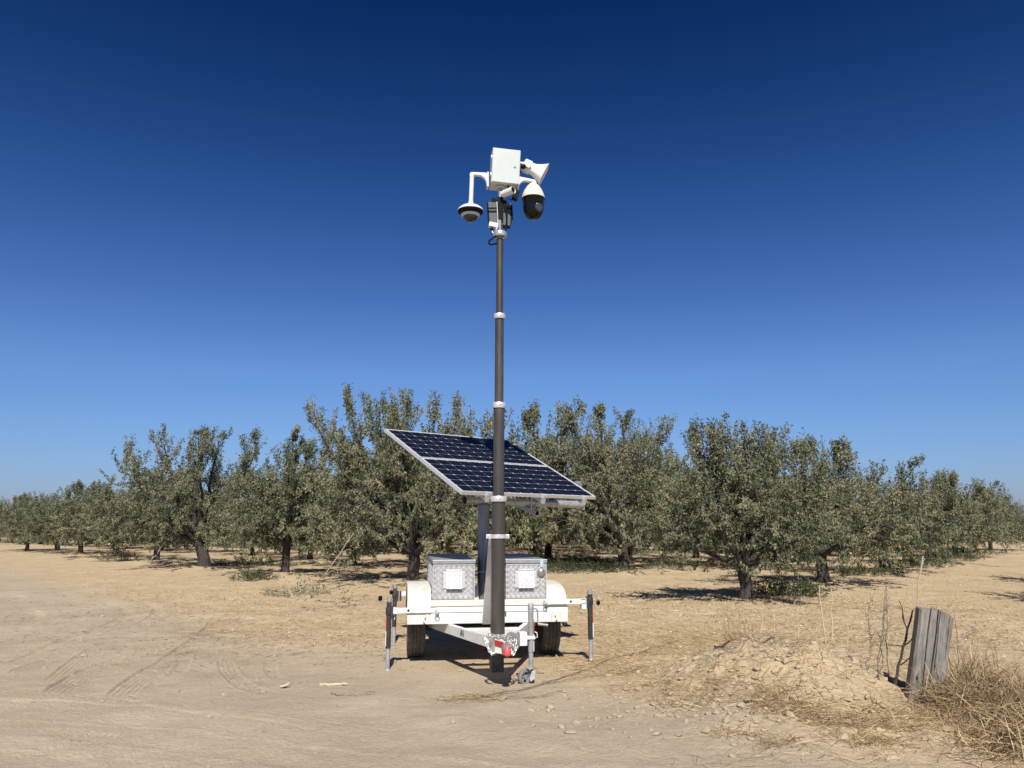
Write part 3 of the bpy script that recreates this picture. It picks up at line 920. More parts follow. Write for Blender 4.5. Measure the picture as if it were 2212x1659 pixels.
# locking pins with rings, lashing eyes, bolt
for px, pz in ((-.636, .583), (.592, .666)):
    pn = part('locking_pin', MB().lathe([(.016, 0), (.016, .012), (.024, .014), (.020, .03), (.012, .034), (0, .035)], (px, -.757, pz), 14, 0, (0, -1, 0)).tube([(px - .01, -.77, pz + .01), (px - .018, -.775, pz + .038), (px - .008, -.775, pz + .045)], .0035, 6), M['galvdull'])
    part('pin_ring', MB().tube([(px + .026 * math.cos(a), -.775, pz - .048 + .022 * math.sin(a)) for a in np.linspace(0, 2 * PI, 19)], .0035, 6, caps=False), M['galvdull'], parent=pn)
for px, s in ((-.725, -1), (.668, 1)):
    vs = []
    outer = [(px, .574), (px + s * .03, .574), (px + s * .062, .555), (px + s * .070, .525), (px + s * .062, .495), (px + s * .03, .468), (px, .468)]
    inner = [(px + s * .033, .548), (px + s * .036, .551), (px + s * .046, .546), (px + s * .049, .525), (px + s * .046, .506), (px + s * .036, .499), (px + s * .033, .502)]
    fr_, ff = [], []
    for yy in (-.772, -.764):
        fr_ += [(x, yy, z) for x, z in outer] + [(x, yy, z) for x, z in inner]
    k = len(outer)
    for b0 in (0, 2 * k):
        for i in range(k):
            j = (i + 1) % k
            ff.append((b0 + i, b0 + j, b0 + k + j, b0 + k + i))
    for i in range(k):
        j = (i + 1) % k
        ff.append((i, j, 2 * k + j, 2 * k + i)); ff.append((k + i, 3 * k + i, 3 * k + j, k + j))
    part('lashing_eye', MB().add(fr_, ff), M['fender'])
# toolboxes with raised tread pattern
def lug_field(mb, O, U, Vv, w, h, N, pitch=.058, mask=None):
    """five-bar tread: little raised bars laid in alternating diamonds"""
    O, U, Vv, N = Vector(O), Vector(U), Vector(Vv), Vector(N)
    n1 = int(w / pitch * 1.0) + 3; n2 = int(h / pitch) + 3
    hp = pitch * .5
    for i in range(-1, 2 * n1):
        for j in range(-1, 2 * n2):
            if (i + j) % 2: continue
            cx, cy = i * hp, j * hp
            horiz = (i % 2 == 0)
            da = PI / 4 if horiz else -PI / 4
            du, dv_ = math.cos(da), math.sin(da)
            for b in (-2, -1, 0, 1, 2):
                ox, oy = -dv_ * b * .0074, du * b * .0074
                L = .0175
                x0, y0, x1, y1 = cx + ox - du * L, cy + oy - dv_ * L, cx + ox + du * L, cy + oy + dv_ * L
                if min(x0, x1) < .004 or max(x0, x1) > w - .004 or min(y0, y1) < .004 or max(y0, y1) > h - .004: continue
                if mask and mask((x0 + x1) / 2, (y0 + y1) / 2): continue
                t = .0030
                p = [(x0 - dv_ * t, y0 + du * t), (x0 + dv_ * t, y0 - du * t), (x1 + dv_ * t, y1 - du * t), (x1 - dv_ * t, y1 + du * t)]
                base = [O + U * a + Vv * b_ for a, b_ in p]
                c0, c1 = O + U * x0 + Vv * y0, O + U * x1 + Vv * y1
                top = [c0.lerp(c1, .2) + N * .0032, c0.lerp(c1, .8) + N * .0032]
                mb.add(base + top, [(0, 1, 4), (1, 2, 5, 4), (2, 3, 5), (3, 0, 4, 5)])
def toolbox(x0, x1, hood, flange, label, lock=False):
    yf, yb, zb, zt = -.705, .98, .722, 1.158
    bx_ = part('toolbox', MB().box(x0, x1, yf, yb, zb, 1.112), M['plate'], .004, label=label)
    w = x1 - x0
    lg = MB()
    fx0, fx1 = flange
    def msk(a, b): return fx0 - .004 < x0 + a < fx1 + .004 and .822 < zb + b < 1.045
    lug_field(lg, (x0, yf - .0005, zb), (1, 0, 0), (0, 0, 1), w, 1.108 - zb, (0, -1, 0), mask=msk)
    lug_field(lg, (x0 - .0005, yb, zb), (0, -1, 0), (0, 0, 1), yb - yf, 1.108 - zb, (-1, 0, 0))
    part('tread_pattern', lg, M['lug'], parent=bx_, kind='stuff')
    # polished edge trim round the front
    tr = MB()
    for a in (x0 - .001, x1 - .005): tr.box(a, a + .006, yf - .0035, yf + .004, zb, 1.106)
    tr.box(x0 + .006, x1 - .006, yf - .003, yf + .004, 1.100, 1.107)
    part('edge_trim', tr, M['alu'], parent=bx_)
    ld = MB().box(x0 - .007, x1 + .007, yf - .010, yb + .008, 1.118, zt)
    ld.box(x0 + .006, x1 - .006, yf + .008, yb - .008, 1.108, 1.119)
    part('lid', ld, M['plate'], .003, parent=bx_)
    ll = MB()
    lug_field(ll, (x0 - .004, yf - .0105, 1.120), (1, 0, 0), (0, 0, 1), w + .008, .034, (0, -1, 0))
    part('lid_pattern', ll, M['lug'], parent=bx_, kind='stuff')
    part('lid_edge', MB().box(x0 - .008, x1 + .008, yf - .0125, yf - .004, zt - .007, zt + .002), M['alu'], .001, parent=bx_)
    # ventilation hood on a flange frame
    h0, h1 = hood
    fl = MB()
    fl.box(fx0, h0 + .004, yf - .008, yf + .001, .846, 1.030)
    fl.box(h1 - .004, fx1, yf - .008, yf + .001, .846, 1.030)
    fl.box(h0, h1, yf - .010, yf + .001, 1.036, 1.050)
    part('vent_flange', fl, M['alu'], .002, parent=bx_)
    hd = MB().prism([(h0, yf - .001, 1.030), (h0, yf - .020, 1.030), (h0, yf - .046, .842), (h0, yf - .040, .842), (h0, yf - .001, .90)], (h1 - h0, 0, 0))
    hv_ = part('vent_hood', hd, M['platebright'], .002, parent=bx_)
    vl = MB()
    dv2 = Vector((0, -.026, -.188)).normalized(); nn = Vector((0, -.188, .026)).normalized()
    lug_field(vl, Vector((h0, yf - .046, .842)) + nn * .0005, (1, 0, 0), -dv2, h1 - h0, .186, nn, pitch=.060)
    part('vent_pattern', vl, M['platebright'], parent=bx_, kind='stuff')
    if lock:
        lx = x1 - .058
        part('lid_latch', MB().box(lx - .020, lx + .020, yf - .018, yf - .009, 1.075, 1.162), M['bluetag'], .002, parent=bx_)
        lk = MB().lathe([(.052, 0), (.050, .006), (.042, .012), (.040, .028), (.030, .036), (.012, .039), (0, .039)], (lx - .004, yf, 1.012), 24, 0, (0, -1, 0))
        part('puck_lock', lk, M['steel'], parent=bx_)
        part('lock_bezel', MB().lathe([(.053, 0), (.058, .004), (.058, .007), (.051, .010)], (lx - .004, yf - .001, 1.018), 24, 0, (0, -1, 0)), M['galvdull'], parent=bx_)
    return bx_
toolbox(-.685, -.212, (-.538, -.357), (-.572, -.322), 'left tread-plate toolbox with a vent hood')
toolbox(.150, .622, (.290, .470), (.255, .505), 'right tread-plate toolbox with a vent hood and puck lock', True)
# --- mast
MX, MY = -.062, -1.60
def ring_collar(z, r, h, parent, m='alu', bolts=True):
    c = MB().lathe([(r - .012, -h / 2), (r - .002, -h / 2), (r, -h / 2 + .003), (r, h / 2 - .003), (r - .002, h / 2), (r - .012, h / 2)], (MX + (z - .5) * .0023, MY, z), 36)
    o = part('collar', c, M[m], parent=parent)
    if bolts:
        b = MB()
        for a in (-PI / 2 + .05, -.15, PI + .15, PI / 2):
            ax = Vector((math.cos(a), math.sin(a), 0))
            b.lathe([(.0085, 0), (.0085, .004), (.005, .006), (0, .006)], Vector((MX + (z - .5) * .0023, MY, z)) + ax * (r - .001), 8, 0, ax)
        part('bolt', b, M['galvdull'], parent=parent)
    return o
def mast_sec(z0, z1, r):
    m = MB()
    n = 40
    pts = [(MX + (z - .5) * .0023, MY, z) for z in (z0, z1)]
    m.tube(pts, r, n)
    return part('mast_section', m, M['bronze'])
s = mast_sec(.466, 1.86, .0715)
ring_collar(1.826, .087, .058, s)
cl = MB().lathe([(.0715, -.021), (.082, -.021), (.082, .021), (.0715, .021)], (MX + .002, MY, 1.44), 36)
cl.box(-.188, -.135, MY - .012, MY + .012, 1.419, 1.461).box(.012, .056, MY - .012, MY + .012, 1.419, 1.461)
for bx2 in (-.166, .036):
    cl.lathe([(.010, 0), (.010, .006), (0, .007)], (bx2, MY - .012, 1.44), 8, 0, (0, -1, 0))
cl.lathe([(.009, 0), (.009, .004), (0, .005)], (MX, MY - .082, 1.44), 8, 0, (0, -1, 0))
part('mast_clamp', cl, M['alu'], .002)
s = mast_sec(1.80, 2.85, .0585); ring_collar(2.818, .070, .060, s)
s = mast_sec(2.79, 3.83, .0478); ring_collar(3.803, .0615, .056, s)
s = mast_sec(3.78, 4.70, .0385); ring_collar(4.745, .0765, .056, s, 'galv', False)
part('top_pole', MB().tube([(MX + .0095, MY, 4.69), (MX + .0100, MY, 5.28)], .0265, 20), M['steel'])
part('collar_washer', MB().lathe([(.040, 0), (.05, .004), (.05, .010), (.040, .012)], (MX + .0095, MY, 4.695), 24), M['steel'])
part('cable_loop', MB().tube([(-.10, -1.62, 4.715), (-.14, -1.63, 4.69), (-.178, -1.635, 4.650), (-.180, -1.635, 4.625), (-.160, -1.63, 4.612), (-.12, -1.62, 4.625), (-.09, -1.61, 4.64)], .0105, 8), M['black'])
part('mast_foot', MB().box(-.132, -.006, MY - .06, MY + .06, .10, .458), M['blackpaint'], .004)
# raking brace from the beam up to the mast clamp
part('mast_brace', MB().bar((-.055, -.775, .47), (-.072, -1.515, 1.43), .150, .045, up=(0, 1, .6)).box(-.128, .020, -.775, -.758, .47, .585), M['white'], .004)
part('brace_bolt', MB().lathe([(.014, 0), (.014, .006), (.009, .012), (0, .013)], (-.098, -.775, .50), 8, 0, (0, -1, 0)), M['galvdull'])
# --- solar panels on their own post
part('panel_post', MB().tube([(-.040, -.05, .60), (-.040, -.05, 1.80)], .071, 28).lathe([(.080, 0), (.080, .02), (.072, .022)], (-.04, -.05, 1.765), 28), M['postgalv'])
part('post_flange', MB().box(-.155, .045, -.125, .03, .98, .992), M['galvdull'], .002)
for x0_, s_ in ((-.045, -1), (-.04, 1)):
    part('gusset', MB().prism([(x0_ + s_ * .055, -.12, .62), (x0_ + s_ * .14, -.14, .62), (x0_ + s_ * .135, -.14, .74), (x0_ + s_ * .065, -.12, .87)], (0, .012, 0)), M['white'], .002)
part('gusset', MB().prism([(-.046, -.12, .62), (-.046, -.20, .62), (-.046, -.19, .74), (-.046, -.12, .86)], (.012, 0, 0)), M['white'], .002)
PA, PT, PRO = rad(28.8), rad(25.1), .010
PC = Vector((.004, -.113, 2.326))
px_ = Vector((math.cos(PA) * math.cos(PRO), math.sin(PA) * math.cos(PRO), -math.sin(PRO)))
py_ = Vector((-math.sin(PA) * math.cos(PT), math.cos(PA) * math.cos(PT), math.sin(PT)))
pn_ = px_.cross(py_).normalized()
py_ = pn_.cross(px_)
PM = Matrix((px_, py_, pn_)).transposed()
def pp(u, v, w): return PC + px_ * u + py_ * v + pn_ * w
def pbox(mb, u0, u1, v0, v1, w0, w1, mi=0):
    vs = [pp(u, v, w) for w in (w0, w1) for v in (v0, v1) for u in (u0, u1)]
    return mb.add(vs, [(0, 2, 3, 1), (4, 5, 7, 6), (0, 1, 5, 4), (2, 6, 7, 3), (0, 4, 6, 2), (1, 3, 7, 5)], mi)
cell_me = None
def panel(v0, label):
    global cell_me
    W, L = .985, .992
    sheet = pbox(MB(), -W + .012, W - .012, v0 + .012, v0 + L - .012, -.012, -.004)
    p = part('solar_panel', sheet, M['cellback'], label=label)
    f = MB()
    t, dpt = .016, .040
    pbox(f, -W, W, v0, v0 + t, -dpt, 0); pbox(f, -W, W, v0 + L - t, v0 + L, -dpt, 0)
    pbox(f, -W, -W + t, v0 + t, v0 + L - t, -dpt, 0); pbox(f, W - t, W, v0 + t, v0 + L - t, -dpt, 0)
    part('panel_frame', f, M['alu'], .0015, parent=p)
    cu, cv = (2 * W - .062) / 12, (L - .050) / 6
    for i in range(12):
        for j in range(6):
            if cell_me is None:
                a, b, c = cu / 2 - .0021, cv / 2 - .0036, .011
                o8 = [(-a + c, -b), (a - c, -b), (a, -b + c), (a, b - c), (a - c, b), (-a + c, b), (-a, b - c), (-a, -b + c)]
                cb = MB().prism([(x, y, 0) for x, y in o8], (0, 0, .0015))
                o = cb.build('solar_cell', M['cell'], p); cell_me = o.data
            else:
                o = bpy.data.objects.new('solar_cell', cell_me); COL.objects.link(o); o.parent = p
            o.matrix_local = Matrix.Translation(pp(-W + .031 + cu * (i + .5), v0 + .025 + cv * (j + .5), -.0038)) @ PM.to_4x4()
    return p
panel(-1.0, 'lower solar panel'); panel(.004, 'upper solar panel')
# carrying rails under the panels; their cut ends show at the low edge
for u in (-.64, .16, .80):
    r = MB().hollow(pp(u, .93, -.072), pp(u, -1.025, -.072), .042, .058, t=.004, up=pn_, mi_in=1)
    rl = part('panel_rail', r, [M['galv'], M['galvdull']], 0)
    c = MB()
    pbox(c, u - .022, u + .022, -1.030, -.985, -.045, .004)
    pbox(c, u - .022, u + .022, -1.03, -1.024, -.105, -.03)
    part('end_clamp', c, M['alu'], .002, parent=rl)
ca = rad(28.8)
cd = Vector((math.cos(ca), math.sin(ca), -.014)); cp0 = Vector((-.04, -.05, 1.842))
part('torque_tube', MB().tube([cp0 + cd * -.285, cp0 + cd * 1.655], .047, 24, caps=False).tube([cp0 + cd * -.285, cp0 + cd * 1.655], .042, 24, mi=1, caps=True), [M['galv'], M['black']])
cn = Vector((-math.sin(ca), math.cos(ca), 0))
for tt in (-.02, .82, 1.60):
    c0 = cp0 + cd * tt
    b = MB()
    for o_ in (-.028, .028):
        b.bar(c0 + cd * o_, c0 + cd * o_ + Vector((0, 0, .32)) + cn * .02, .006, .07, up=cn)
    b.lathe([(.054, -.02), (.054, .02)], c0, 22, 0, cd)
    part('tilt_bracket', b, M['galv'])
c0 = cp0 + cd * 1.655
part('tube_end_plate', MB().bar(c0 + Vector((0, 0, -.075)) - cn * .02, c0 + Vector((0, 0, .10)), .006, .07, up=cn), M['galv'])
q0 = cp0 + cd * .77
part('tilt_strut', MB().hollow(q0 + cn * .75 + Vector((0, 0, .10)), q0 - cn * .11 + Vector((0, 0, -.135)), .062, .062, t=.006, mi=0, mi_in=1, deep=.2), [M['galvdull'], M['black']])
ub = MB().tube([q0 + cd * -.055 + Vector((0, 0, -.075)) - cn * .06, q0 + cd * -.055 + Vector((0, 0, .02)) - cn * .05, q0 + cd * -.02 + Vector((0, 0, .055)) - cn * .04], .009, 8)
ub.bar(q0 + cd * -.075 + Vector((0, 0, -.082)) - cn * .06, q0 + cd * .075 + Vector((0, 0, -.082)) - cn * .06, .05, .008)
part('strut_clamp', ub, M['alu'], .001)
part('junction_box', (lambda b: pbox(b, -.90, -.78, .70, .84, -.065, -.042))(MB()), M['black'])

# --- instrument head
lean = Matrix.Translation((-.05, 0, 5.25)) @ Matrix.Rotation(rad(2.6), 4, 'Y') @ Matrix.Translation((.05, 0, -5.25))
eb = MB().box(-.168, .150, -1.690, -1.475, 5.318, 5.738).xf(lean)
eq = part('equipment_box', eb, M['boxgrey'], .005)
part('box_door', MB().box(-.163, .145, -1.700, -1.691, 5.326, 5.730).xf(lean), M['boxgrey'], .004, parent=eq)
part('door_lock', MB().lathe([(.014, 0), (.014, .004), (.009, .007), (0, .007)], (.088, -1.70, 5.525), 14, 0, (0, -1, 0)).xf(lean), M['galvdull'], parent=eq)
part('box_hinge', MB().tube([(-.173, -1.672, 5.61), (-.173, -1.672, 5.65)], .010, 8).tube([(-.173, -1.672, 5.40), (-.173, -1.672, 5.44)], .010, 8).xf(lean), M['camwhite'], parent=eq)
part('pole_flange', MB().lathe([(.055, 0), (.055, .012), (.03, .02)], (-.050, MY, 5.296), 20), M['boxgrey'], parent=eq)
def gooseneck(s, xw, xt, zt, drop):
    """cast bracket: wall plate, curved web and arm"""
    y0 = -1.60
    arc = [(xw + s * (.022 + .09 * (1 - math.cos(t))), zt - .125 + .095 * math.sin(t)) for t in np.linspace(0, PI / 2, 7)]
    poly = [(xw, zt + .004), (xt, zt + drop), (xt + s * .004, zt + drop - .030)] + [(x + 0, z + drop * min(1, abs(x - xw) / abs(xt - xw))) for x, z in reversed(arc)] + [(xw + s * .018, zt - .168), (xw, zt - .168)]
    m = MB().prism([(x, y0 - .026, z) for x, z in poly], (0, .052, 0))
    m.box(min(xw, xw + s * .016), max(xw, xw + s * .016), y0 - .05, y0 + .05, zt - .17, zt + .006)
    return m
gb = gooseneck(-1, -.186, -.372, 5.461, 0.0)
gb.lathe([(.0265, -.055), (.0265, -.015), (.020, 0), (0, .002)], (-.372, -1.60, 5.462), 18)
arm_l = part('dome_camera', gb, M['camwhite'], .004)
part('drop_tube', MB().tube([(-.372, -1.60, 5.41), (-.381, -1.60, 5.10)], .0245, 18).lathe([(.030, 0), (.030, .035), (.0245, .038)], (-.381, -1.60, 5.075), 18), M['camwhite'], parent=arm_l)
dc = (-.384, -1.60, 5.0)
part('cap', MB().lathe([(.028, .082), (.06, .075), (.105, .052), (.135, .028), (.145, .012), (.145, .004)], dc, 36), M['camwhite'], parent=arm_l)
part('skirt', MB().lathe([(.143, .006), (.140, -.012), (.110, -.036), (.094, -.046)], dc, 36), M['black'], parent=arm_l)
part('trim_ring', MB().lathe([(.106, -.030), (.106, -.040), (.090, -.062), (.080, -.064), (.080, -.05)], dc, 36), M['boxgrey'], parent=arm_l)
part('clear_dome', MB().lathe([(.084, -.056), (.080, -.080), (.066, -.102), (.040, -.116), (0, -.120)], dc, 30), M['darkglass'], parent=arm_l)
ln = MB()
for k in range(4):
    a = -PI / 2 + (k - 1.5) * .75
    ax = Vector((math.cos(a), math.sin(a), -.7)).normalized()
    ln.lathe([(.017, 0), (.017, .012), (.012, .014), (0, .011)], Vector(dc) + Vector((0, 0, -.062)) + ax * .054, 14, 0, ax)
part('lens', ln, M['lensgrey'], parent=arm_l)

gp = gooseneck(1, .140, .350, 5.445, -.028)
gp.lathe([(.030, -.045), (.028, -.01), (.018, .008), (0, .010)], (.338, -1.60, 5.405), 18)
pz = part('turret_camera', gp, M['camwhite'], .004)
pc = (.328, -1.60, 5.22)
part('sun_cap', MB().lathe([(.026, .165), (.045, .150), (.075, .118), (.104, .07), (.124, .02), (.132, -.02), (.131, -.030)], pc, 40), M['ivory'], parent=pz)
part('turret_body', MB().lathe([(.131, -.020), (.133, -.035), (.126, -.062), (.119, -.072), (.117, -.16), (.108, -.205), (.088, -.238), (.055, -.262), (0, -.268)], pc, 40), M['glossblack'], parent=pz)
la = Vector((.42, -.90, -.12)).normalized()
part('lens_window', MB().lathe([(.050, .085), (.050, .112), (.044, .122), (0, .124)], Vector(pc) + Vector((0, 0, -.150)), 28, 0, la), M['lensgrey'], parent=pz)
# horn speaker
hA, hB = Vector((.222, -1.57, 5.614)), Vector((.456, -1.60, 5.498))
hd_ = (hB - hA).normalized(); hu = Vector((0, 1, 0)).cross(hd_).normalized(); hu = hu if hu.z > 0 else -hu; hs = hd_.cross(hu)
def superr(k, a, b, n=28, p=.55):
    out = []
    for i in range(n):
        t = 2 * PI * i / n
        c, s_ = math.cos(t), math.sin(t)
        out.append(hA + hd_ * k + hu * (a * math.copysign(abs(c) ** p, c)) + hs * (b * math.copysign(abs(s_) ** p, s_)))
    return out
L = (hB - hA).length
secs = [(0, .062, .055), (.006, .070, .062), (.085, .072, .064), (.090, .060, .055), (.13, .062, .056), (.17, .076, .066), (.21, .094, .080), (.24, .110, .092), (L, .126, .106), (L - .002, .119, .099), (.215, .088, .072), (.14, .040, .034)]
hm = MB(); n = 28
vs = []
for k_, a, b in secs: vs += superr(k_, a, b)
fs = []
for i in range(len(secs) - 1):
    for j in range(n):
        q = (j + 1) % n
        fs.append((i * n + j, i * n + q, (i + 1) * n + q, (i + 1) * n + j))
fs += [tuple(range(n)), tuple(reversed(range((len(secs) - 1) * n, len(secs) * n)))]
hm.add(vs, fs, 0, True)
hn = part('horn_speaker', hm, M['camwhite'])
part('speaker_bracket', MB().box(.148, .235, -1.64, -1.56, 5.598, 5.618).box(.146, .158, -1.63, -1.57, 5.52, 5.62).bar((.215, -1.645, 5.612), (.285, -1.665, 5.56), .012, .06), M['camwhite'], .003, parent=hn)
part('speaker_knob', MB().lathe([(.026, 0), (.026, .03), (.016, .034), (0, .034)], (.200, -1.655, 5.545), 14, 0, (.4, -1, 0)).lathe([(.012, 0), (.012, .03), (0, .032)], (.162, -1.60, 5.512), 10, 0, (1, 0, 0)), M['black'], parent=hn)
# bullet camera slung under the box
b0, b1 = Vector((-.036, -1.66, 5.196)), Vector((.066, -1.775, 5.205))
bd = (b1 - b0).normalized(); BL = (b1 - b0).length
bc = part('bullet_camera', MB().lathe([(.020, 0), (.034, .004), (.0385, .015), (.0385, BL), (.035, BL + .002), (.034, BL - .008)], b0, 26, 0, bd), M['camwhite'])
part('lens', MB().lathe([(.0345, BL + .001), (.022, BL + .002), (.018, BL + .006), (0, BL + .004)], b0, 24, 0, bd), M['glossblack'], parent=bc)
part('sunshield', MB().lathe([(.0405, .02), (.0405, BL + .012), (.039, BL + .012), (.039, .02)], b0, 26, 0, bd), M['camwhite'], parent=bc)
part('camera_bracket', MB().tube([(.02, -1.66, 5.25), (.035, -1.65, 5.29), (.035, -1.64, 5.325)], .014, 8), M['black'], parent=bc)
fl = MB().box(.085, .150, -1.69, -1.63, 5.140, 5.255, 0, Matrix.Rotation(rad(18), 3, 'Y')).tube([(.10, -1.65, 5.24), (.09, -1.64, 5.30)], .016, 8)
part('infrared_lamp', fl, M['black'], .006)
part('thin_cable', MB().tube([(.03, -1.67, 5.155), (.045, -1.68, 5.135), (.07, -1.68, 5.130), (.095, -1.67, 5.145), (.10, -1.66, 5.165)], .004, 6), M['black'])
# radio units strapped to the pole
for cx_, a_, z0, z1, lab in ((-.132, -4, 4.868, 5.130, 'left radio unit with white connector cap'), (.026, 3, 4.862, 5.125, 'right radio unit')):
    r = part('radio_unit', MB().box(cx_ - .048, cx_ + .048, -1.60, -1.545, z0, z1, 0, Matrix.Rotation(rad(a_), 3, 'Y')), M['radio'], .006, label=lab)
    part('side_fin', MB().box(cx_ - .058 if cx_ < -.05 else cx_ + .046, cx_ - .046 if cx_ < -.05 else cx_ + .058, -1.605, -1.56, z0 + .02, z1 - .01, 0, Matrix.Rotation(rad(a_), 3, 'Y')), M['black'], .003, parent=r)
    if cx_ < -.05:
        part('connector_cap', MB().box(cx_ - .044, cx_ + .056, -1.612, -1.548, z0 - .035, z0 + .018, 0, Matrix.Rotation(rad(9), 3, 'Y')), M['camwhite'], .005, parent=r)
        part('cable_gland', MB().lathe([(.018, 0), (.018, .03), (.012, .034), (0, .034)], (cx_ - .012, -1.60, z0 - .045), 12, 0, (0, 0, -1)), M['black'], parent=r)
    else:
        part('connector_cap', MB().box(cx_ - .040, cx_ + .040, -1.60, -1.55, z0 - .022, z0 + .004, 0, Matrix.Rotation(rad(3), 3, 'Y')), M['black'], .004, parent=r)
part('strap', MB().box(-.198, .088, -1.632, -1.622, 5.040, 5.056, 0, Matrix.Rotation(rad(-4), 3, 'Y')).box(-.086, -.018, -1.637, -1.625, 4.92, 5.18), M['black'])
part('mount_bracket', MB().box(-.13, .03, -1.59, -1.56, 5.13, 5.17).box(-.14, -.10, -1.60, -1.55, 5.12, 5.18), M['black'], .003)
part('white_cable', MB().tube([(-.143, -1.60, 4.80), (-.135, -1.605, 4.765), (-.110, -1.61, 4.738), (-.078, -1.615, 4.732)], .0075, 8).tube([(-.090, -1.63, 5.12), (-.084, -1.632, 5.0), (-.078, -1.632, 4.87), (-.080, -1.63, 4.83), (-.100, -1.62, 4.79)], .006, 8), M['camwhite'])
part('black_cable', MB().tube([(.010, -1.63, 5.06), (.022, -1.635, 4.97), (.018, -1.635, 4.87), (.012, -1.63, 4.82), (.004, -1.625, 4.76)], .010, 8).tube([(.076, -1.60, 5.10), (.084, -1.60, 5.0), (.088, -1.60, 4.93)], .011, 8), M['black'])

# ------------------------------------------------------------------ almond trees
def unit(v):
    v = np.asarray(v, float)
    return v / max(np.linalg.norm(v), 1e-9)

def tube_np(P, r0, r1, n=3):
    P = np.asarray(P, float); k = len(P)
    T = np.gradient(P, axis=0); T /= np.maximum(np.linalg.norm(T, axis=1), 1e-9)[:, None]
    a = np.array([1., 0, 0]) if abs(T[0, 0]) < .8 else np.array([0, 1., 0])
    U = np.cross(T, a); U /= np.maximum(np.linalg.norm(U, axis=1), 1e-9)[:, None]
    W = np.cross(T, U)
    an = np.arange(n) * 2 * PI / n
    r = np.linspace(r0, r1, k)[:, None, None]
    V = P[:, None] + r * (U[:, None] * np.cos(an)[None, :, None] + W[:, None] * np.sin(an)[None, :, None])
    i = np.arange(k - 1)[:, None] * n; j = np.arange(n)[None]; q = (j + 1) % n
    F = np.stack([i + j, i + q, i + n + q, i + n + j], -1).reshape(-1, 4)
    return V.reshape(-1, 3), F

class Acc:
    def __init__(s): s.V, s.F, s.n, s.t, s.mi = [], [], 0, [], []
    def add(s, V, F, tone=.3, mi=0):
        s.V.append(V); s.F.append(np.asarray(F) + s.n); s.n += len(V)
        s.t.append(np.broadcast_to(tone, (len(V),)) if np.ndim(tone) == 0 else tone)
        s.mi.append(np.full(len(F), mi))
    def build(s, name, mats, parent):
        return np_mesh(name, np.concatenate(s.V), np.concatenate(s.F), mats, parent, {'tone': np.concatenate(s.t)}, False, np.concatenate(s.mi))

def leaves_np(rng, P, A, size, tone):
    """P base points, A leaf axes -> folded rhombic leaves, one quad each"""
    n = len(P)
    B = rng.normal(size=(n, 3)); B -= (B * A).sum(1)[:, None] * A
    B /= np.maximum(np.linalg.norm(B, axis=1), 1e-9)[:, None]
    N = np.cross(A, B)
    L = size * rng.uniform(.7, 1.3, n)[:, None]; w = L * rng.uniform(.17, .24, n)[:, None]
    fold = w * rng.uniform(.1, .6, n)[:, None]
    V = np.stack([P, P + A * L * .45 + B * w + N * fold, P + A * L - N * fold * .5, P + A * L * .45 - B * w + N * fold], 1)
    F = np.arange(4 * n).reshape(n, 4)
    return V.reshape(-1, 3), F, np.repeat(tone, 4)

def bez(p0, p1, p2, k):
    t = np.linspace(0, 1, k)[:, None]
    return (1 - t) ** 2 * p0 + 2 * t * (1 - t) * p1 + t ** 2 * p2

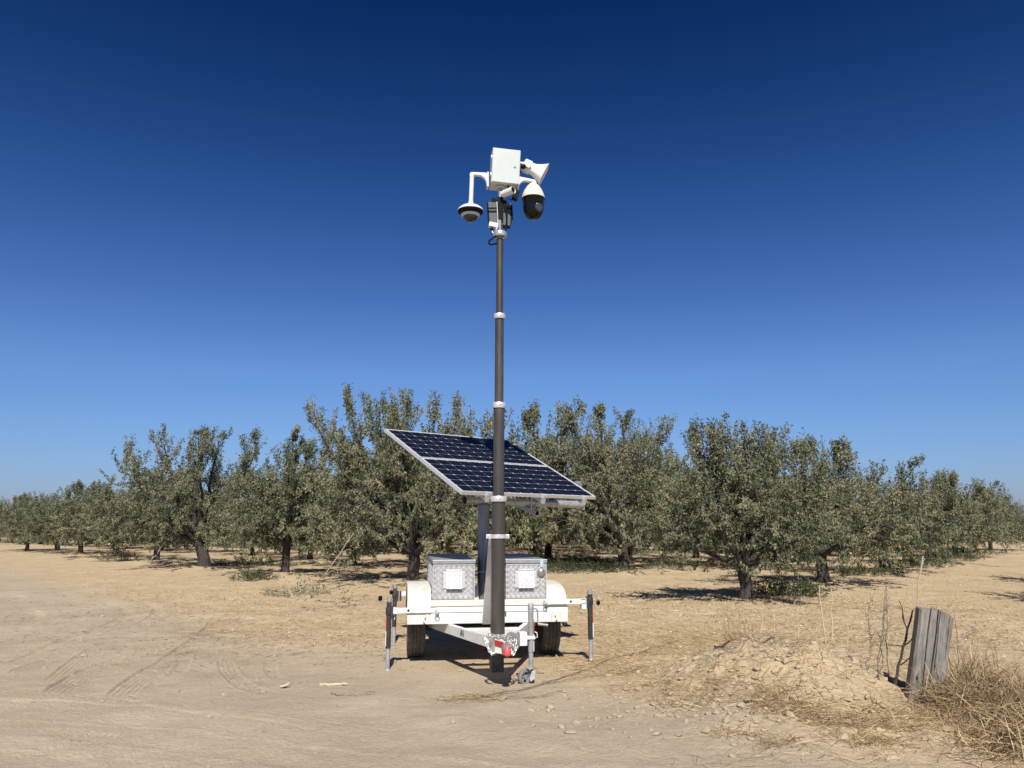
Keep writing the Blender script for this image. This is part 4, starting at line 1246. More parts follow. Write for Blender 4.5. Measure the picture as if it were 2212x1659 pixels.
def make_tree(seed, H, R, trunk=.7, limbs=None, nsc=9, dens=1.0, plume=1.0, lean=(0, 0), leafy=1.0, low=.8, tr=.125, leaf=.080):
    """vase-shaped orchard tree: trunk and scaffold limbs in one mesh, twigs and leaves in another"""
    rng = np.random.default_rng(seed)
    tk, cr = Acc(), Acc()
    th = trunk
    top = np.array([lean[0], lean[1], th])
    P = np.array([[0, 0, -.12], [lean[0] * .15, lean[1] * .15, th * .3], [lean[0] * .55, lean[1] * .55, th * .65], top, top + [lean[0] * .3, 0, .12]])
    P[1:4, :2] += rng.normal(0, .018, (3, 2))
    V, F = tube_np(P, tr * 1.0, tr * .92, 9)
    V = V + rng.normal(0, .008, V.shape)
    V[:9, :2] *= 1.35
    tk.add(V, F)
    sc = []
    base = rng.uniform(0, 2 * PI)
    for i in range(nsc):
        az = base + 2 * PI * (i + rng.uniform(-.3, .3)) / nsc
        ty = i % 3
        out = R * (rng.uniform(.25, .5), rng.uniform(.80, 1.0), rng.uniform(.6, .85))[ty]
        hh = th + (H - th) * (rng.uniform(.62, .80), rng.uniform(.16, .34), rng.uniform(.40, .60))[ty]
        sc.append((np.array([math.cos(az) * out, math.sin(az) * out, hh]), None))
    for tp in (limbs or []): sc.append((np.array(tp, float), 1))
    shoots = []
    limbpts = []
    for tip, special in sc:
        d = tip - top
        ctrl = top + np.array([d[0] * .62, d[1] * .62, d[2] * .36])
        C = bez(top - [0, 0, .1], ctrl, tip, 9)
        C[2:-1] += rng.normal(0, .045, (6, 3))
        V, F = tube_np(C, tr * rng.uniform(.45, .6), .016, 6)
        tk.add(V, F)
        limbpts.append(C[3:])
        hl = unit([d[0], d[1], 0])
        n2 = int((8 if not special else 7) * dens)
        for q in range(n2):
            t = .26 + .74 * (q + rng.uniform(.1, .9)) / n2
            k = t * 8; k0 = min(int(k), 7)
            p = C[k0] + (C[k0 + 1] - C[k0]) * (k - k0)
            hf = np.clip((p[2] - low) / (H - low), 0, 1)
            up = -.25 + 1.35 * hf
            dr = unit(hl * rng.uniform(.0, 1.0) + rng.normal(0, .55, 3) * [1, 1, .5] + [0, 0, up])
            ln = rng.uniform(.45, 1.0) * R / 2.2 * (1.0 if not special else .7)
            if hf < .3: ln *= 1.15
            e = p + dr * ln; e[2] -= .22 * ln * (1 - hf)
            if e[2] < low * .75: e[2] = low * .75 + rng.uniform(0, .2)
            S = bez(p, p + dr * ln * .5 + [0, 0, .06], e, 6)
            V, F = tube_np(S, .017, .006, 4)
            tk.add(V, F)
            n3 = int(rng.integers(4, 7) * dens)
            for w in range(n3):
                tt = .2 + .8 * (w + rng.uniform(0, 1)) / n3
                k = tt * 5; k0 = min(int(k), 4)
                p3 = S[k0] + (S[k0 + 1] - S[k0]) * (k - k0)
                hf3 = np.clip((p3[2] - low) / (H - low), 0, 1)
                d3 = unit(dr * .45 + rng.normal(0, .6 - .28 * hf3, 3) + [0, 0, -.3 + 2.1 * hf3])
                l3 = rng.uniform(.25, .55) * (1 + .45 * hf3 * plume)
                shoots.append((p3, d3, l3, hf3))
        # upright whips near the limb's end
        for w in range(int((15 if special else 5) * dens)):
            p3 = C[rng.integers(4 if special else 5, 9)] + rng.normal(0, .09, 3)
            shoots.append((p3, unit(rng.normal(0, .22, 3) + [hl[0] * .12, hl[1] * .12, 1]), rng.uniform(.45, .95) * plume, .95))
    # infill: side branches that close the crown and droop round its foot
    LP = np.concatenate(limbpts)
    for w in range(int(85 * dens)):
        a = rng.uniform(0, 2 * PI)
        if w % 5 < 1:      # drooping skirt
            rr = R * rng.uniform(.5, 1.05); zz = low + rng.uniform(.05, .9)
        else:
            zz = rng.uniform(th + .3, th + (H - th) * .62)
            k = (zz - th) / (H - th)
            rr = R * .95 * math.sqrt(rng.uniform(.05, 1)) * (1.0 - .45 * max(0, k - .35) / .55)
        p3 = np.array([math.cos(a) * rr + lean[0], math.sin(a) * rr + lean[1], zz])
        nb = LP[np.argmin(((LP - p3 + [0, 0, -.3]) ** 2).sum(1))]
        S = bez(nb, (nb + p3) / 2 + [0, 0, .12], p3, 5)
        V, F = tube_np(S, .013, .005, 3)
        tk.add(V, F)
        ol = unit([math.cos(a), math.sin(a), 0])
        hf = np.clip((zz - low) / (H - low), 0, 1)
        for _ in range(3):
            shoots.append((p3 + rng.normal(0, .06, 3), unit(ol * rng.uniform(0, .8) + rng.normal(0, .55, 3) + [0, 0, -.45 + 1.5 * hf]), rng.uniform(.28, .6), hf))
    for p3, d3, l3, hf3 in shoots:
        e = p3 + d3 * l3
        if e[2] > H * 1.02: e = p3 + (e - p3) * max(.25, 1 - rng.uniform(.5, 1.1) * (e[2] - H * 1.02) / max(e[2] - p3[2], .05))
        if e[2] < low * .6: e[2] = low * .6 + rng.uniform(0, .12)
        sag = np.array([0, 0, -.10 * l3 * (1 - hf3)])
        S = bez(p3, p3 + (e - p3) * .5 - sag, e, 5)
        S[1:4] += rng.normal(0, .012, (3, 3))
        V, F = tube_np(S, .0055, .002, 3)
        cr.add(V, F, .3, 1)
        n = int(l3 * 84 * leafy * (.085 / leaf) ** 1.3)
        if rng.uniform() < .05: n = int(n * .25)
        t = rng.uniform(.08, 1.03, n)
        k = np.clip(t * 4, 0, 3.999); k0 = k.astype(int)
        B = S[k0] + (S[k0 + 1] - S[k0]) * (k - k0)[:, None]
        B = B + rng.normal(0, .022 + .016 * hf3, (n, 3))
        A = rng.normal(0, .55, (n, 3)) + d3 * .35 + [0, 0, -.65]
        A /= np.linalg.norm(A, axis=1)[:, None]
        ct = np.clip(rng.normal(.50, .17), .05, .9)
        if rng.uniform() < .04: ct = .97
        tone = np.clip(ct + rng.normal(0, .15, n), 0, 1)
        V, F, T = leaves_np(rng, B, A, leaf, tone)
        cr.add(V, F, T, 0)
    return tk, cr

def tree_thing(spec, loc, rz, label, group=None):
    t = thing('almond_tree', label, 'tree', loc, rz, group)
    tk, cr = make_tree(**spec)
    tk.build('trunk', [M['bark']], t)
    cr.build('crown', [M['leaf'], M['twig']], t)
    return t

def ground_at(x, y, z=-.03): return (x, y, hz(x, y) + z)

# front trees, each with a shape of its own
HERO = [
    ((-2.5, 19.9), dict(seed=11, leaf=.074, H=4.75, R=2.7, trunk=.75, nsc=9, dens=1.1, plume=1.05, leafy=1.15, limbs=[(-2.4, -.4, 3.75), (-1.9, .3, 3.4), (-1.6, -.2, 4.0), (-1.0, .2, 4.15), (-.6, -.5, 3.9), (-.2, 0, 4.1), (.4, .4, 3.9), (1.0, 0, 3.8)], lean=(.02, 0), tr=.15), 'tallest almond tree, behind the left toolbox, with a long limb reaching left'),
    ((-6.5, 22.6), dict(seed=12, leaf=.076, H=3.6, R=1.95, trunk=.95, limbs=[(.1, -.2, 3.9), (.5, .1, 3.6)], plume=1.1, tr=.11), 'slim-trunked almond tree with a pointed leader, left of the tallest tree'),
    ((-10.1, 25.9), dict(seed=13, H=4.35, R=2.6, trunk=.95, limbs=[(-2.7, -.2, 3.35), (-1.5, -.3, 4.0), (1.5, 0, 4.0), (.2, 0, 4.2), (-.5, 0, 4.3)], dens=1.1, lean=(-.25, 0), plume=1.05, tr=.19), 'broad almond tree with a bare limb reaching out left, on a thick leaning trunk'),
    ((4.5, 15.3), dict(seed=14, H=3.35, R=1.75, trunk=.75, limbs=[(-.75, .1, 2.9), (-.45, -.1, 2.75), (-.2, 0, 2.9), (.15, .1, 2.8), (.5, 0, 2.6)], plume=1.4, dens=.95, low=.85, tr=.125, leaf=.066, leafy=1.0), 'nearest almond tree, with upright shoots, right of the trailer'),
    ((7.7, 19.5), dict(seed=15, leaf=.072, H=3.3, R=2.35, trunk=.8, plume=1.15, lean=(-.12, 0), dens=1.05, limbs=[(-.4, 0, 3.2), (.5, 0, 3.1)], tr=.14), 'almond tree with a forked trunk, second in the row running off to the right'),
    ((11.4, 24.1), dict(seed=16, H=3.2, R=2.4, trunk=.85, plume=1.0, lean=(-.1, 0), tr=.15), 'third almond tree of the right-hand row, on a leaning dark trunk'),
    ((3.5, 24.8), dict(seed=17, H=4.7, R=2.7, trunk=.75, plume=1.3, dens=1.15, limbs=[(-.7, 0, 4.8), (.1, .1, 4.6), (1.2, 0, 4.3), (-1.4, 0, 4.3)], tr=.17), 'almond tree with a fan of dark limbs, standing alone right of the solar panel'),
]
for (x, y), spec, lab in HERO:
    tree_thing(spec, ground_at(x, y), 0, lab)

# four patterns for all the others, copied
PROTO = [tree_thing(sp, (0, 0, 0), 0, 'almond tree') for sp in (
    dict(seed=21, H=3.4, R=2.5, trunk=.72, plume=1.0),
    dict(seed=22, H=3.4, R=2.45, trunk=.85, plume=1.2, nsc=10, limbs=[(.3, 0, 3.3)]),
    dict(seed=23, H=3.4, R=2.6, trunk=.70, plume=.9, lean=(.12, .05)),
    dict(seed=24, H=3.4, R=2.45, trunk=.78, plume=1.35, limbs=[(-.4, .2, 3.3), (.5, -.2, 3.2)]))]
used_proto = set()
trng = random.Random(5)
def place(k, x, y, h, label, group=None):
    s = h / 3.5
    rz = trng.uniform(0, 2 * PI)
    sc = (s * trng.uniform(.92, 1.06) if s < 1.15 else s * .86, s * trng.uniform(.92, 1.06) if s < 1.15 else s * .86, s)
    loc = ground_at(x, y)
    if k not in used_proto:
        used_proto.add(k)
        o = PROTO[k]
        o.location = loc; o.rotation_euler = (0, 0, rz); o.scale = sc
        o['label'] = label
        if group: o['group'] = group
        return o
    return dup(PROTO[k], loc, rz, label, group, sc)

NAMED = [
    (-13.6, 30.1, 3.35, 'almond tree just left of the broad tree, with a pale broken branch at its foot'),
    (-16.8, 33.3, 3.4, 'almond tree second to the left of the broad tree in the left-hand row'),
    (-20.3, 37.0, 3.2, 'almond tree third to the left of the broad tree in the left-hand row'),
    (-23.0, 39.8, 3.1, 'almond tree fourth to the left of the broad tree in the left-hand row'),
    (-26.3, 42.6, 3.0, 'small distant almond tree at the left edge, end of the left-hand row'),
    (15.4, 29.2, 3.35, 'fourth almond tree of the right-hand row, green weeds at its foot'),
    (19.1, 33.9, 3.4, 'fifth almond tree of the right-hand row'),
    (22.6, 38.5, 3.4, 'sixth almond tree of the right-hand row, near the right edge'),
    (26.2, 43.0, 3.4, 'seventh almond tree of the right-hand row, at the right edge'),
    (7.5, 32.2, 4.2, 'almond tree seen through the gap left of the nearest tree'),
    (-7.9, 30.8, 3.0, 'almond tree on a slim trunk in the gap between slim-trunked and tallest trees'),
    (-2.4, 27.6, 5.8, 'tall almond tree rising behind the tallest tree, above the solar panel'),
    (.9, 28.4, 5.75, 'tall almond tree rising just right of the mast, above the solar panel'),
    (-5.7, 28.4, 2.9, 'almond tree in the gap behind the long left limb of the tallest tree'),
    (12.3, 14.1, 3.0, 'almond tree just outside on the right, casting the shadow on the sandy lane'),
    (15.8, 19.3, 3.4, 'next almond tree outside on the right, casting a second shadow'),
]
for i, (x, y, h, lab) in enumerate(NAMED):
    place((i * 3 + 1) % 4, x, y, h, lab)
# the rest of the grid, row upon row
taken = [p for p, _, _ in HERO] + [(n[0], n[1]) for n in NAMED]
u_, v_ = np.array([3.5, 4.45]), np.array([-3.42, 2.95])
MARKS = [(-.60, 'at the left edge of the picture'), (-.52, 'far out on the left'), (-.455, 'well left of the broad tree'), (-.40, 'left of the broad tree'), (-.34, 'right behind the broad tree'), (-.295, 'between the broad and the slim-trunked tree'),
         (-.25, 'right behind the slim-trunked tree'), (-.20, 'between the slim-trunked and the tallest tree'), (-.145, 'behind the left half of the tallest tree'), (-.10, 'behind the right half of the tallest tree'), (-.05, 'behind the left half of the solar panel'), (0, 'directly behind the mast'),
         (.05, 'just right of the mast'), (.095, 'above the right end of the solar panel'), (.14, 'right behind the tree with the fan of limbs'), (.19, 'right of the tree with the fan of limbs'), (.235, 'in the gap left of the nearest tree'), (.29, 'behind the left half of the nearest tree'),
         (.335, 'behind the right half of the nearest tree'), (.385, 'behind the tree with the forked trunk'), (.435, 'right of the tree with the forked trunk'), (.49, 'behind the third tree of the right-hand row'), (.55, 'above the timber post'), (.61, 'right of the timber post'), (.69, 'at the right edge of the picture')]
NTH = ['nearest', 'second', 'third', 'fourth', 'fifth', 'sixth']
cand = []
for a in range(1, 20):
    for b in range(1, 28):
        p = np.array([4.5, 15.3]) + u_ * a + v_ * b
        x, y = p[0] + trng.uniform(-.3, .3), p[1] + trng.uniform(-.3, .3)
        if abs(x / y) > .73 or y > 78: continue
        cand.append((math.hypot(x, y), x, y))
cand.sort()
seen = {}
for dist, x, y in cand:
    if min(math.hypot(x - q[0], y - q[1]) for q in taken) < 3.3: continue
    taken.append((x, y))
    r = x / y
    if r < -.36: h, g = 3.15, 'behind the left-hand row'
    elif r < -.235: h, g = 2.9, 'behind the slim-trunked and broad trees'
    elif r < .16: h, g = 5.15, 'behind the trailer'
    elif r < .27: h, g = 4.3, 'left of the nearest tree'
    else: h, g = 3.55, 'behind the right-hand row'
    if dist > 55: h = min(h, 4.0)
    mk = min(MARKS, key=lambda m: abs(m[0] - r))[1]
    k = seen.get(mk, 0); seen[mk] = k + 1
    if k < 6: lab, grp = f"{'tall ' if h > 4.6 else ''}inner-row almond tree, {NTH[k]} of those {mk}", None
    else: lab, grp = f"distant almond tree deep inside the orchard, {g}", 'distant orchard trees ' + g
    place(trng.randrange(4), x, y, h * trng.uniform(.93, 1.07), lab, grp)
print('trees', len(taken))

# ------------------------------------------------------------------ old post, branches, weeds and litter
def H_(x, y): return height(np.asarray(x, float), np.asarray(y, float))

# timber post: rounded, checked and grooved
def timber_post():
    rng = np.random.default_rng(3)
    W, D, Hh = .27, .20, .80
    nu, nv = 110, 60
    # outline round the post, as (x, y, groove weight)
    prm = []
    for i in range(nu): prm.append((-W / 2 + W * i / (nu - 1), -D / 2, i / (nu - 1)))
    for i in range(1, 14): prm.append((W / 2, -D / 2 + D * i / 14, -1))
    for i in range(14): prm.append((W / 2 - W * i / 13, D / 2, -1))
    for i in range(1, 13): prm.append((-W / 2, D / 2 - D * i / 13, -1))
    k = len(prm)
    V = np.zeros((nv, k, 3))
    cracks = [(.335, .010, .040, 0, 1.0), (.53, .011, .048, .0, .95), (.61, .008, .022, .35, .95), (.86, .009, .012, .55, 1.0), (.43, .007, .010, 0, .3)]
    for j in range(nv):
        t = j / (nv - 1)
        z = -.20 + (Hh + .20) * t
        for i, (x, y, s) in enumerate(prm):
            # worn corners
            cxr = max(0, abs(x) - (W / 2 - .022)); cyr = max(0, abs(y) - (D / 2 - .022))
            f = 1 - .25 * (cxr * cyr) / (.022 ** 2) * .6
            X, Y = x * (1 - .03 * math.sin(t * 3)) * (1 - (1 - f) * .15), y * f
            if s >= 0:
                for c, w, d, a, b in cracks:
                    cc = c + .020 * math.sin(t * 5 + c * 20) + .03 * (1 - t) * (c - .5)
                    tz = (t - .2) / .8
                    env = 1 if a <= tz <= b else max(0, 1 - min(abs(tz - a), abs(tz - b)) / .08)
                    Y += d * env * math.exp(-((s - cc) / w) ** 2)
                Y += .006 * float(fbm(np.array([s * 5.]), np.array([t * 4.]), 81, 3)[0]) + .003 * float(fbm(np.array([s * 26.]), np.array([t * 7.]), 83, 2)[0])
                # knot hole low on the left
                kx, kz = .17, .40
                e = ((s - kx) / .035) ** 2 + ((t - kz - .3 * (s - kx)) / .045) ** 2
                Y += .045 * math.exp(-e * 1.4)
                # split chip at mid right
                e2 = ((s - .73) / .06) ** 2 + ((t - .52 + .2 * (s - .73)) / .006) ** 2
                Y += .012 * math.exp(-e2)
            zz = z
            if t > .93: zz += .007 * math.sin(x * 19 + 1) * (t - .93) / .07 - .035 * max(0, x - .08) / .07 * (t - .93) / .07 + .010 * float(fbm(np.array([x * 22.]), np.array([y * 22.]), 85, 2)[0])
            V[j, i] = (X, Y, zz)
    idx = np.arange(nv * k).reshape(nv, k)
    F = [(int(idx[j, i]), int(idx[j, (i + 1) % k]), int(idx[j + 1, (i + 1) % k]), int(idx[j + 1, i])) for j in range(nv - 1) for i in range(k)]
    Vl = [tuple(v) for v in V.reshape(-1, 3)]
    # top: ring shrinking inwards with end-grain dips
    c0 = len(Vl)
    ring = [( V[-1, i, 0] * .6, V[-1, i, 1] * .6, V[-1, i, 2] + .004 + .004 * math.sin(i)) for i in range(k)]
    Vl += ring
    F += [(int(idx[-1, i]), int(idx[-1, (i + 1) % k]), c0 + (i + 1) % k, c0 + i) for i in range(k)]
    F.append(tuple(c0 + i for i in range(k)))
    m = MB(); m.add(Vl, F, 0, True)
    return m
po = timber_post().build('timber_post', M['timber'])
po.location = (3.48, 6.90, hz(3.48, 6.90) - .05)
po.rotation_euler = (rad(-2), rad(12), rad(-17))
tag(po, 'weathered grey squared timber post with deep cracks, in dry grass at the right', 'post')

# ---- branches and stalks
brng = np.random.default_rng(77)
def wig(a, b, n=7, amp=.03, bow=(0, 0, 0)):
    a, b = np.array(a, float), np.array(b, float)
    t = np.linspace(0, 1, n)[:, None]
    P = a + (b - a) * t + np.array(bow) * (4 * t * (1 - t))
    P[1:-1] += brng.normal(0, amp, (n - 2, 3))
    return P
def branch_obj(name, label, cat, paths, m, group=None, extra=None):
    """paths: (points, r0, r1); one mesh in world space with its origin at the first point"""
    acc = Acc()
    o0 = np.array(paths[0][0][0])
    for P, r0, r1 in paths:
        V, F = tube_np(np.asarray(P) - o0, r0, r1, 5)
        acc.add(V, F)
    if extra is not None:
        V, F = extra
        acc.add(V - o0, F)
    o = acc.build(name, [m], None)
    o.location = o0
    return tag(o, label, cat, group)
def seed_tufts(P, n, size):
    """small dark seed heads: clusters of tiny crossed quads along a path"""
    P = np.asarray(P); t = brng.uniform(.25, 1, n) * (len(P) - 1.001); k = t.astype(int)
    C = P[k] + (P[k + 1] - P[k]) * (t - k)[:, None] + brng.normal(0, size * .9, (n, 3))
    C = np.repeat(C, 4, 0) + brng.normal(0, size * .45, (n * 4, 3))
    A = brng.normal(size=(len(C), 3)); A /= np.linalg.norm(A, axis=1)[:, None]
    V, F, _ = leaves_np(brng, C, A, size, np.zeros(len(C)))
    return V, F
# dark branch propped against the post
g0 = np.array([3.38, 7.15, hz(3.38, 7.15)])
main = wig(g0, (3.56, 7.08, .82), 9, .006)
paths = [(main, .014, .008)]
for t, d, l in ((.35, (.16, .03, .08), 1), (.55, (.14, -.03, .12), 1), (.6, (-.16, .0, .02), 1), (.75, (-.05, 0, .24), 1), (.8, (-.06, 0, .2), 1)):
    p = main[int(t * 8)]
    paths.append((wig(p, p + np.array(d), 5, .005), .006, .003))
branch_obj('leaning_branch', 'dark dead branch leaning on the left side of the timber post', 'branch', paths, M['darktwig'])
m2 = wig((3.58, 7.12, .70), (3.86, 7.4, 1.27), 8, .012)
branch_obj('bare_twig', 'pale bare twig with a broken tip rising behind the timber post', 'twig',
           [(m2, .004, .008), (wig(m2[4], m2[4] + [.12, .05, .06], 5, .01), .003, .002), (wig(m2[3], m2[3] + [-.05, .05, .16], 5, .01), .003, .002), (wig(m2[6], m2[6] + [.05, .02, .07], 4, .006), .005, .003)], M['paletwig'])
# dry seed-headed stalks left of the post
for i, (x, y, tx, ty, h) in enumerate([(3.22, 7.30, 3.34, 7.4, .92), (3.33, 7.36, 3.50, 7.45, .95), (3.44, 7.40, 3.54, 7.5, 1.06), (3.27, 7.2, 3.38, 7.2, .86)]):
    P = wig((x, y, hz(x, y) - .02), (tx, ty, h), 10, .012)
    branch_obj('seed_stalk', ('leftmost seed-headed dry stalk standing left of the timber post', 'seed-headed dry stalk slanting right, second from the timber post', 'tallest seed-headed stalk, close against the left side of the timber post', 'shorter seed-headed stalk in front of the others left of the post')[i], 'dry plant',
               [(P, .006, .002)] + [(wig(P[k], P[k] + brng.normal(0, .045, 3) + [0, 0, .06], 4, .004), .003, .0015) for k in (3, 4, 5, 6, 7, 8)], M['twig'], 'seed stalks left of the post', seed_tufts(P, 24, .017))
P = wig((4.08, 7.4, .1), (4.10, 7.4, .78), 7, .010)
branch_obj('dry_stalk', 'thin brown stem standing alone right of the timber post', 'dry plant', [(P, .005, .002)], M['twig'])
P = wig((3.84, 7.15, .48), (4.24, 7.3, .60), 7, .008)
branch_obj('seed_spray', 'dry spray with dark seed heads pointing right from the post', 'dry plant', [(wig((3.82, 7.1, .1), (3.84, 7.15, .48), 4, .005), .004, .003), (P, .004, .002)], M['twig'], None, seed_tufts(P[3:], 16, .020))
# bleached stalks behind the heap
for i, (x, y, tx, h, lab) in enumerate([(3.30, 8.42, 3.27, .90, 'taller pale bleached stalk, left one of the close pair behind the earth heap'), (3.36, 8.40, 3.385, .88, 'pale bleached stalk, right one of the close pair behind the earth heap'),
                             (3.02, 8.5, 3.06, .60, 'short pale stalk on the earth heap, left of the close pair'), (2.78, 8.5, 2.80, .55, 'thin short stalk on top of the earth heap'),
                             (2.60, 8.45, 2.67, .55, 'slanting short stalk left of centre on the earth heap'), (3.46, 8.3, 3.49, .52, 'short stalk just right of the close pair'), (3.68, 8.2, 3.87, .46, 'stalk leaning right between the close pair and the post')]):
    branch_obj('bleached_stalk', lab, 'dry plant', [(wig((x, y, hz(x, y) - .03), (tx, y + .02, h + (hz(x, y) - .1) * .3), 7, .006), .0075 if i < 2 else .005, .004)], M['stalk'])
# dead wood on the heap
def on_ground(pts, lift=.012):
    P = np.array([(x, y, 0) for x, y in pts], float)
    for _ in range(2):
        Q = [P[0]]
        for a, b in zip(P[:-1], P[1:]): Q += [a * .7 + b * .3, a * .3 + b * .7]
        P = np.array(Q + [P[-1]])
    P[:, :2] += brng.normal(0, .006, (len(P), 2))
    P[:, 2] = H_(P[:, 0], P[:, 1]) + lift + np.abs(brng.normal(0, .006, len(P)))
    return P
for pts, r, lab in (([(2.02, 8.0), (2.16, 7.86), (2.36, 7.92), (2.62, 8.02)], .011, 'crooked dark stick lying across the face of the earth heap'),
                    ([(2.20, 8.35), (2.38, 8.42), (2.55, 8.55)], .009, 'dark stick lying near the top of the earth heap')):
    branch_obj('dead_stick', lab, 'stick', [(on_ground(pts, .02), r, r * .5)], M['darktwig'])
# long dry runners across the ground in front of the trailer
for pts, r, lab in (([(-.30, 7.50), (.0, 7.62), (.34, 8.0), (.62, 8.45), (.95, 8.95), (1.26, 9.5), (1.75, 10.1), (2.3, 10.8)], .0065, 'long brown vine stem running from the jockey wheel towards the straw'),
                    ([(.30, 8.0), (.75, 8.25), (1.2, 8.6), (1.8, 9.2)], .0045, 'shorter vine stem beside the long one, right of the jockey wheel'),
                    ([(-.05, 7.4), (.15, 7.35), (.5, 7.7)], .004, 'thin stem lying below the jockey wheel')):
    P = on_ground(pts, .014)
    sub = [(P, r, r * .6)]
    for q in range(8):
        k = brng.integers(2, len(P) - 1)
        sub.append((wig(P[k], P[k] + [brng.normal(0, .10), brng.normal(0, .10), abs(brng.normal(.02, .03))], 4, .008), r * .4, r * .2))
    branch_obj('vine_stem', lab, 'stem', sub, M['twig'])
branch_obj('wood_splinter', 'flat pale splinter of wood lying on the grey track', 'stick', [(on_ground([(-1.92, 8.08), (-1.78, 8.07), (-1.64, 8.06)], .008), .014, .010)], M['stalk'])
branch_obj('thin_twig', 'thin forked twig lying on the track below the splinter', 'twig', [(on_ground([(-1.70, 7.66), (-1.58, 7.50), (-1.42, 7.53), (-1.30, 7.58)], .006), .005, .003), (on_ground([(-1.36, 7.55), (-1.31, 7.63), (-1.27, 7.56)], .02), .004, .002)], M['twig'])
def curled_leaf(x, y, s, label):
    m = MB()
    n = 6
    vs = []
    for i in range(n):
        t = i / (n - 1)
        w = math.sin(PI * min(1, .12 + t * .9)) * .32
        for k in (-1, 0, 1):
            vs.append((s * (t - .5), s * k * w, s * (.12 + .30 * t * t + .18 * abs(k))))
    fs = []
    for i in range(n - 1):
        for k in range(2): fs.append((i * 3 + k, i * 3 + k + 1, i * 3 + 4 + k, i * 3 + 3 + k))
    m.add(vs, fs, 0, True)
    o = m.build('dry_leaf', M['paper'])
    so = o.modifiers.new('thickness', 'SOLIDIFY'); so.thickness = .002
    o.location = (x, y, hz(x, y) - s * .06); o.rotation_euler = (0, 0, rad(25))
    tag(o, label, 'leaf')
curled_leaf(-2.22, 7.93, .095, 'large curled pale dry leaf lying on the grey track')
# pale dead limb hanging down beside the tallest tree, with its twigs
P = np.concatenate([wig((-3.85, 13.7, .02), (-3.45, 14.6, .62), 5, .02), wig((-3.45, 14.6, .62), (-3.25, 16.1, 1.35), 5, .02)[1:]])
sub = [(P, .007, .010)]
for k, d in ((2, (.3, .0, .02)), (3, (-.35, .1, .12)), (4, (.5, .1, .25)), (4, (.35, .2, -.25)), (5, (-.3, .1, .3)), (6, (.4, 0, .1)), (6, (-.2, .1, .35)), (7, (.3, .1, .2))):
    q = wig(P[k], P[k] + np.array(d), 6, .02)
    sub.append((q, .005, .0025))
    for r in range(3):
        j = brng.integers(2, 5)
        sub.append((wig(q[j], q[j] + brng.normal(0, .16, 3), 4, .01), .003, .0015))
C = np.concatenate([s[0] for s in sub[1:]]); C = C[brng.integers(0, len(C), 260)] + brng.normal(0, .06, (260, 3))
A = brng.normal(size=(260, 3)) + [0, 0, -.6]; A /= np.linalg.norm(A, axis=1)[:, None]
lv = leaves_np(brng, C, A, .07, np.zeros(260))
fb = branch_obj('fallen_limb', 'pale fallen limb with twigs leaning in front of the tallest tree', 'branch', sub, M['paletwig'])
lvo = np_mesh('leaves', lv[0] - np.array(fb.location), lv[1], M['leaf'], fb, {'tone': np.full(len(lv[0]), .6)})
P = wig((-13.1, 28.6, -.02), (-12.6, 28.6, 1.0), 6, .04)
branch_obj('broken_branch', 'pale broken branch stuck upright at the foot of the left-hand row', 'branch', [(P, .035, .025), (wig(P[4], P[4] + [.32, 0, .30], 4, .02), .024, .015), (wig(P[3], P[3] + [-.25, 0, .25], 4, .02), .02, .01)], M['paletwig'])
# dead branch standing behind the left rear jack
P = wig((-1.55, 12.9, .0), (-1.75, 13.2, .55), 5, .02)
branch_obj('dark_stick', 'dark stick poking up from the shade left of the trailer fender', 'stick', [(P, .022, .012)], M['darktwig'])

# ---- weed clumps at the feet of trees
def weed(seed, w, d, h, n, tone0):
    rng = np.random.default_rng(seed)
    acc = Acc()
    for i in range(n):
        a = rng.uniform(0, 2 * PI); r = math.sqrt(rng.uniform())
        p = np.array([math.cos(a) * r * w, math.sin(a) * r * d, -.03])
        hh = h * (1 - .6 * r * r) * rng.uniform(.6, 1.1)
        e = p + [rng.normal(0, .12) + p[0] * .25, rng.normal(0, .12), hh]
        S = bez(p, (p + e) / 2 + [0, 0, hh * .2], e, 4)
        V, F = tube_np(S, .004, .002, 3); acc.add(V, F, .3, 1)
        m = int(26 * hh / .3)
        t = rng.uniform(.2, 1, m) * 2.999; k = t.astype(int)
        B = S[k] + (S[k + 1] - S[k]) * (t - k)[:, None] + rng.normal(0, .03, (m, 3))
        A = rng.normal(0, .7, (m, 3)) + [0, 0, .5]; A /= np.linalg.norm(A, axis=1)[:, None]
        V, F, T = leaves_np(rng, B, A, .055, np.clip(rng.normal(tone0, .2, m), 0, 1)); acc.add(V, F, T, 0)
    return acc
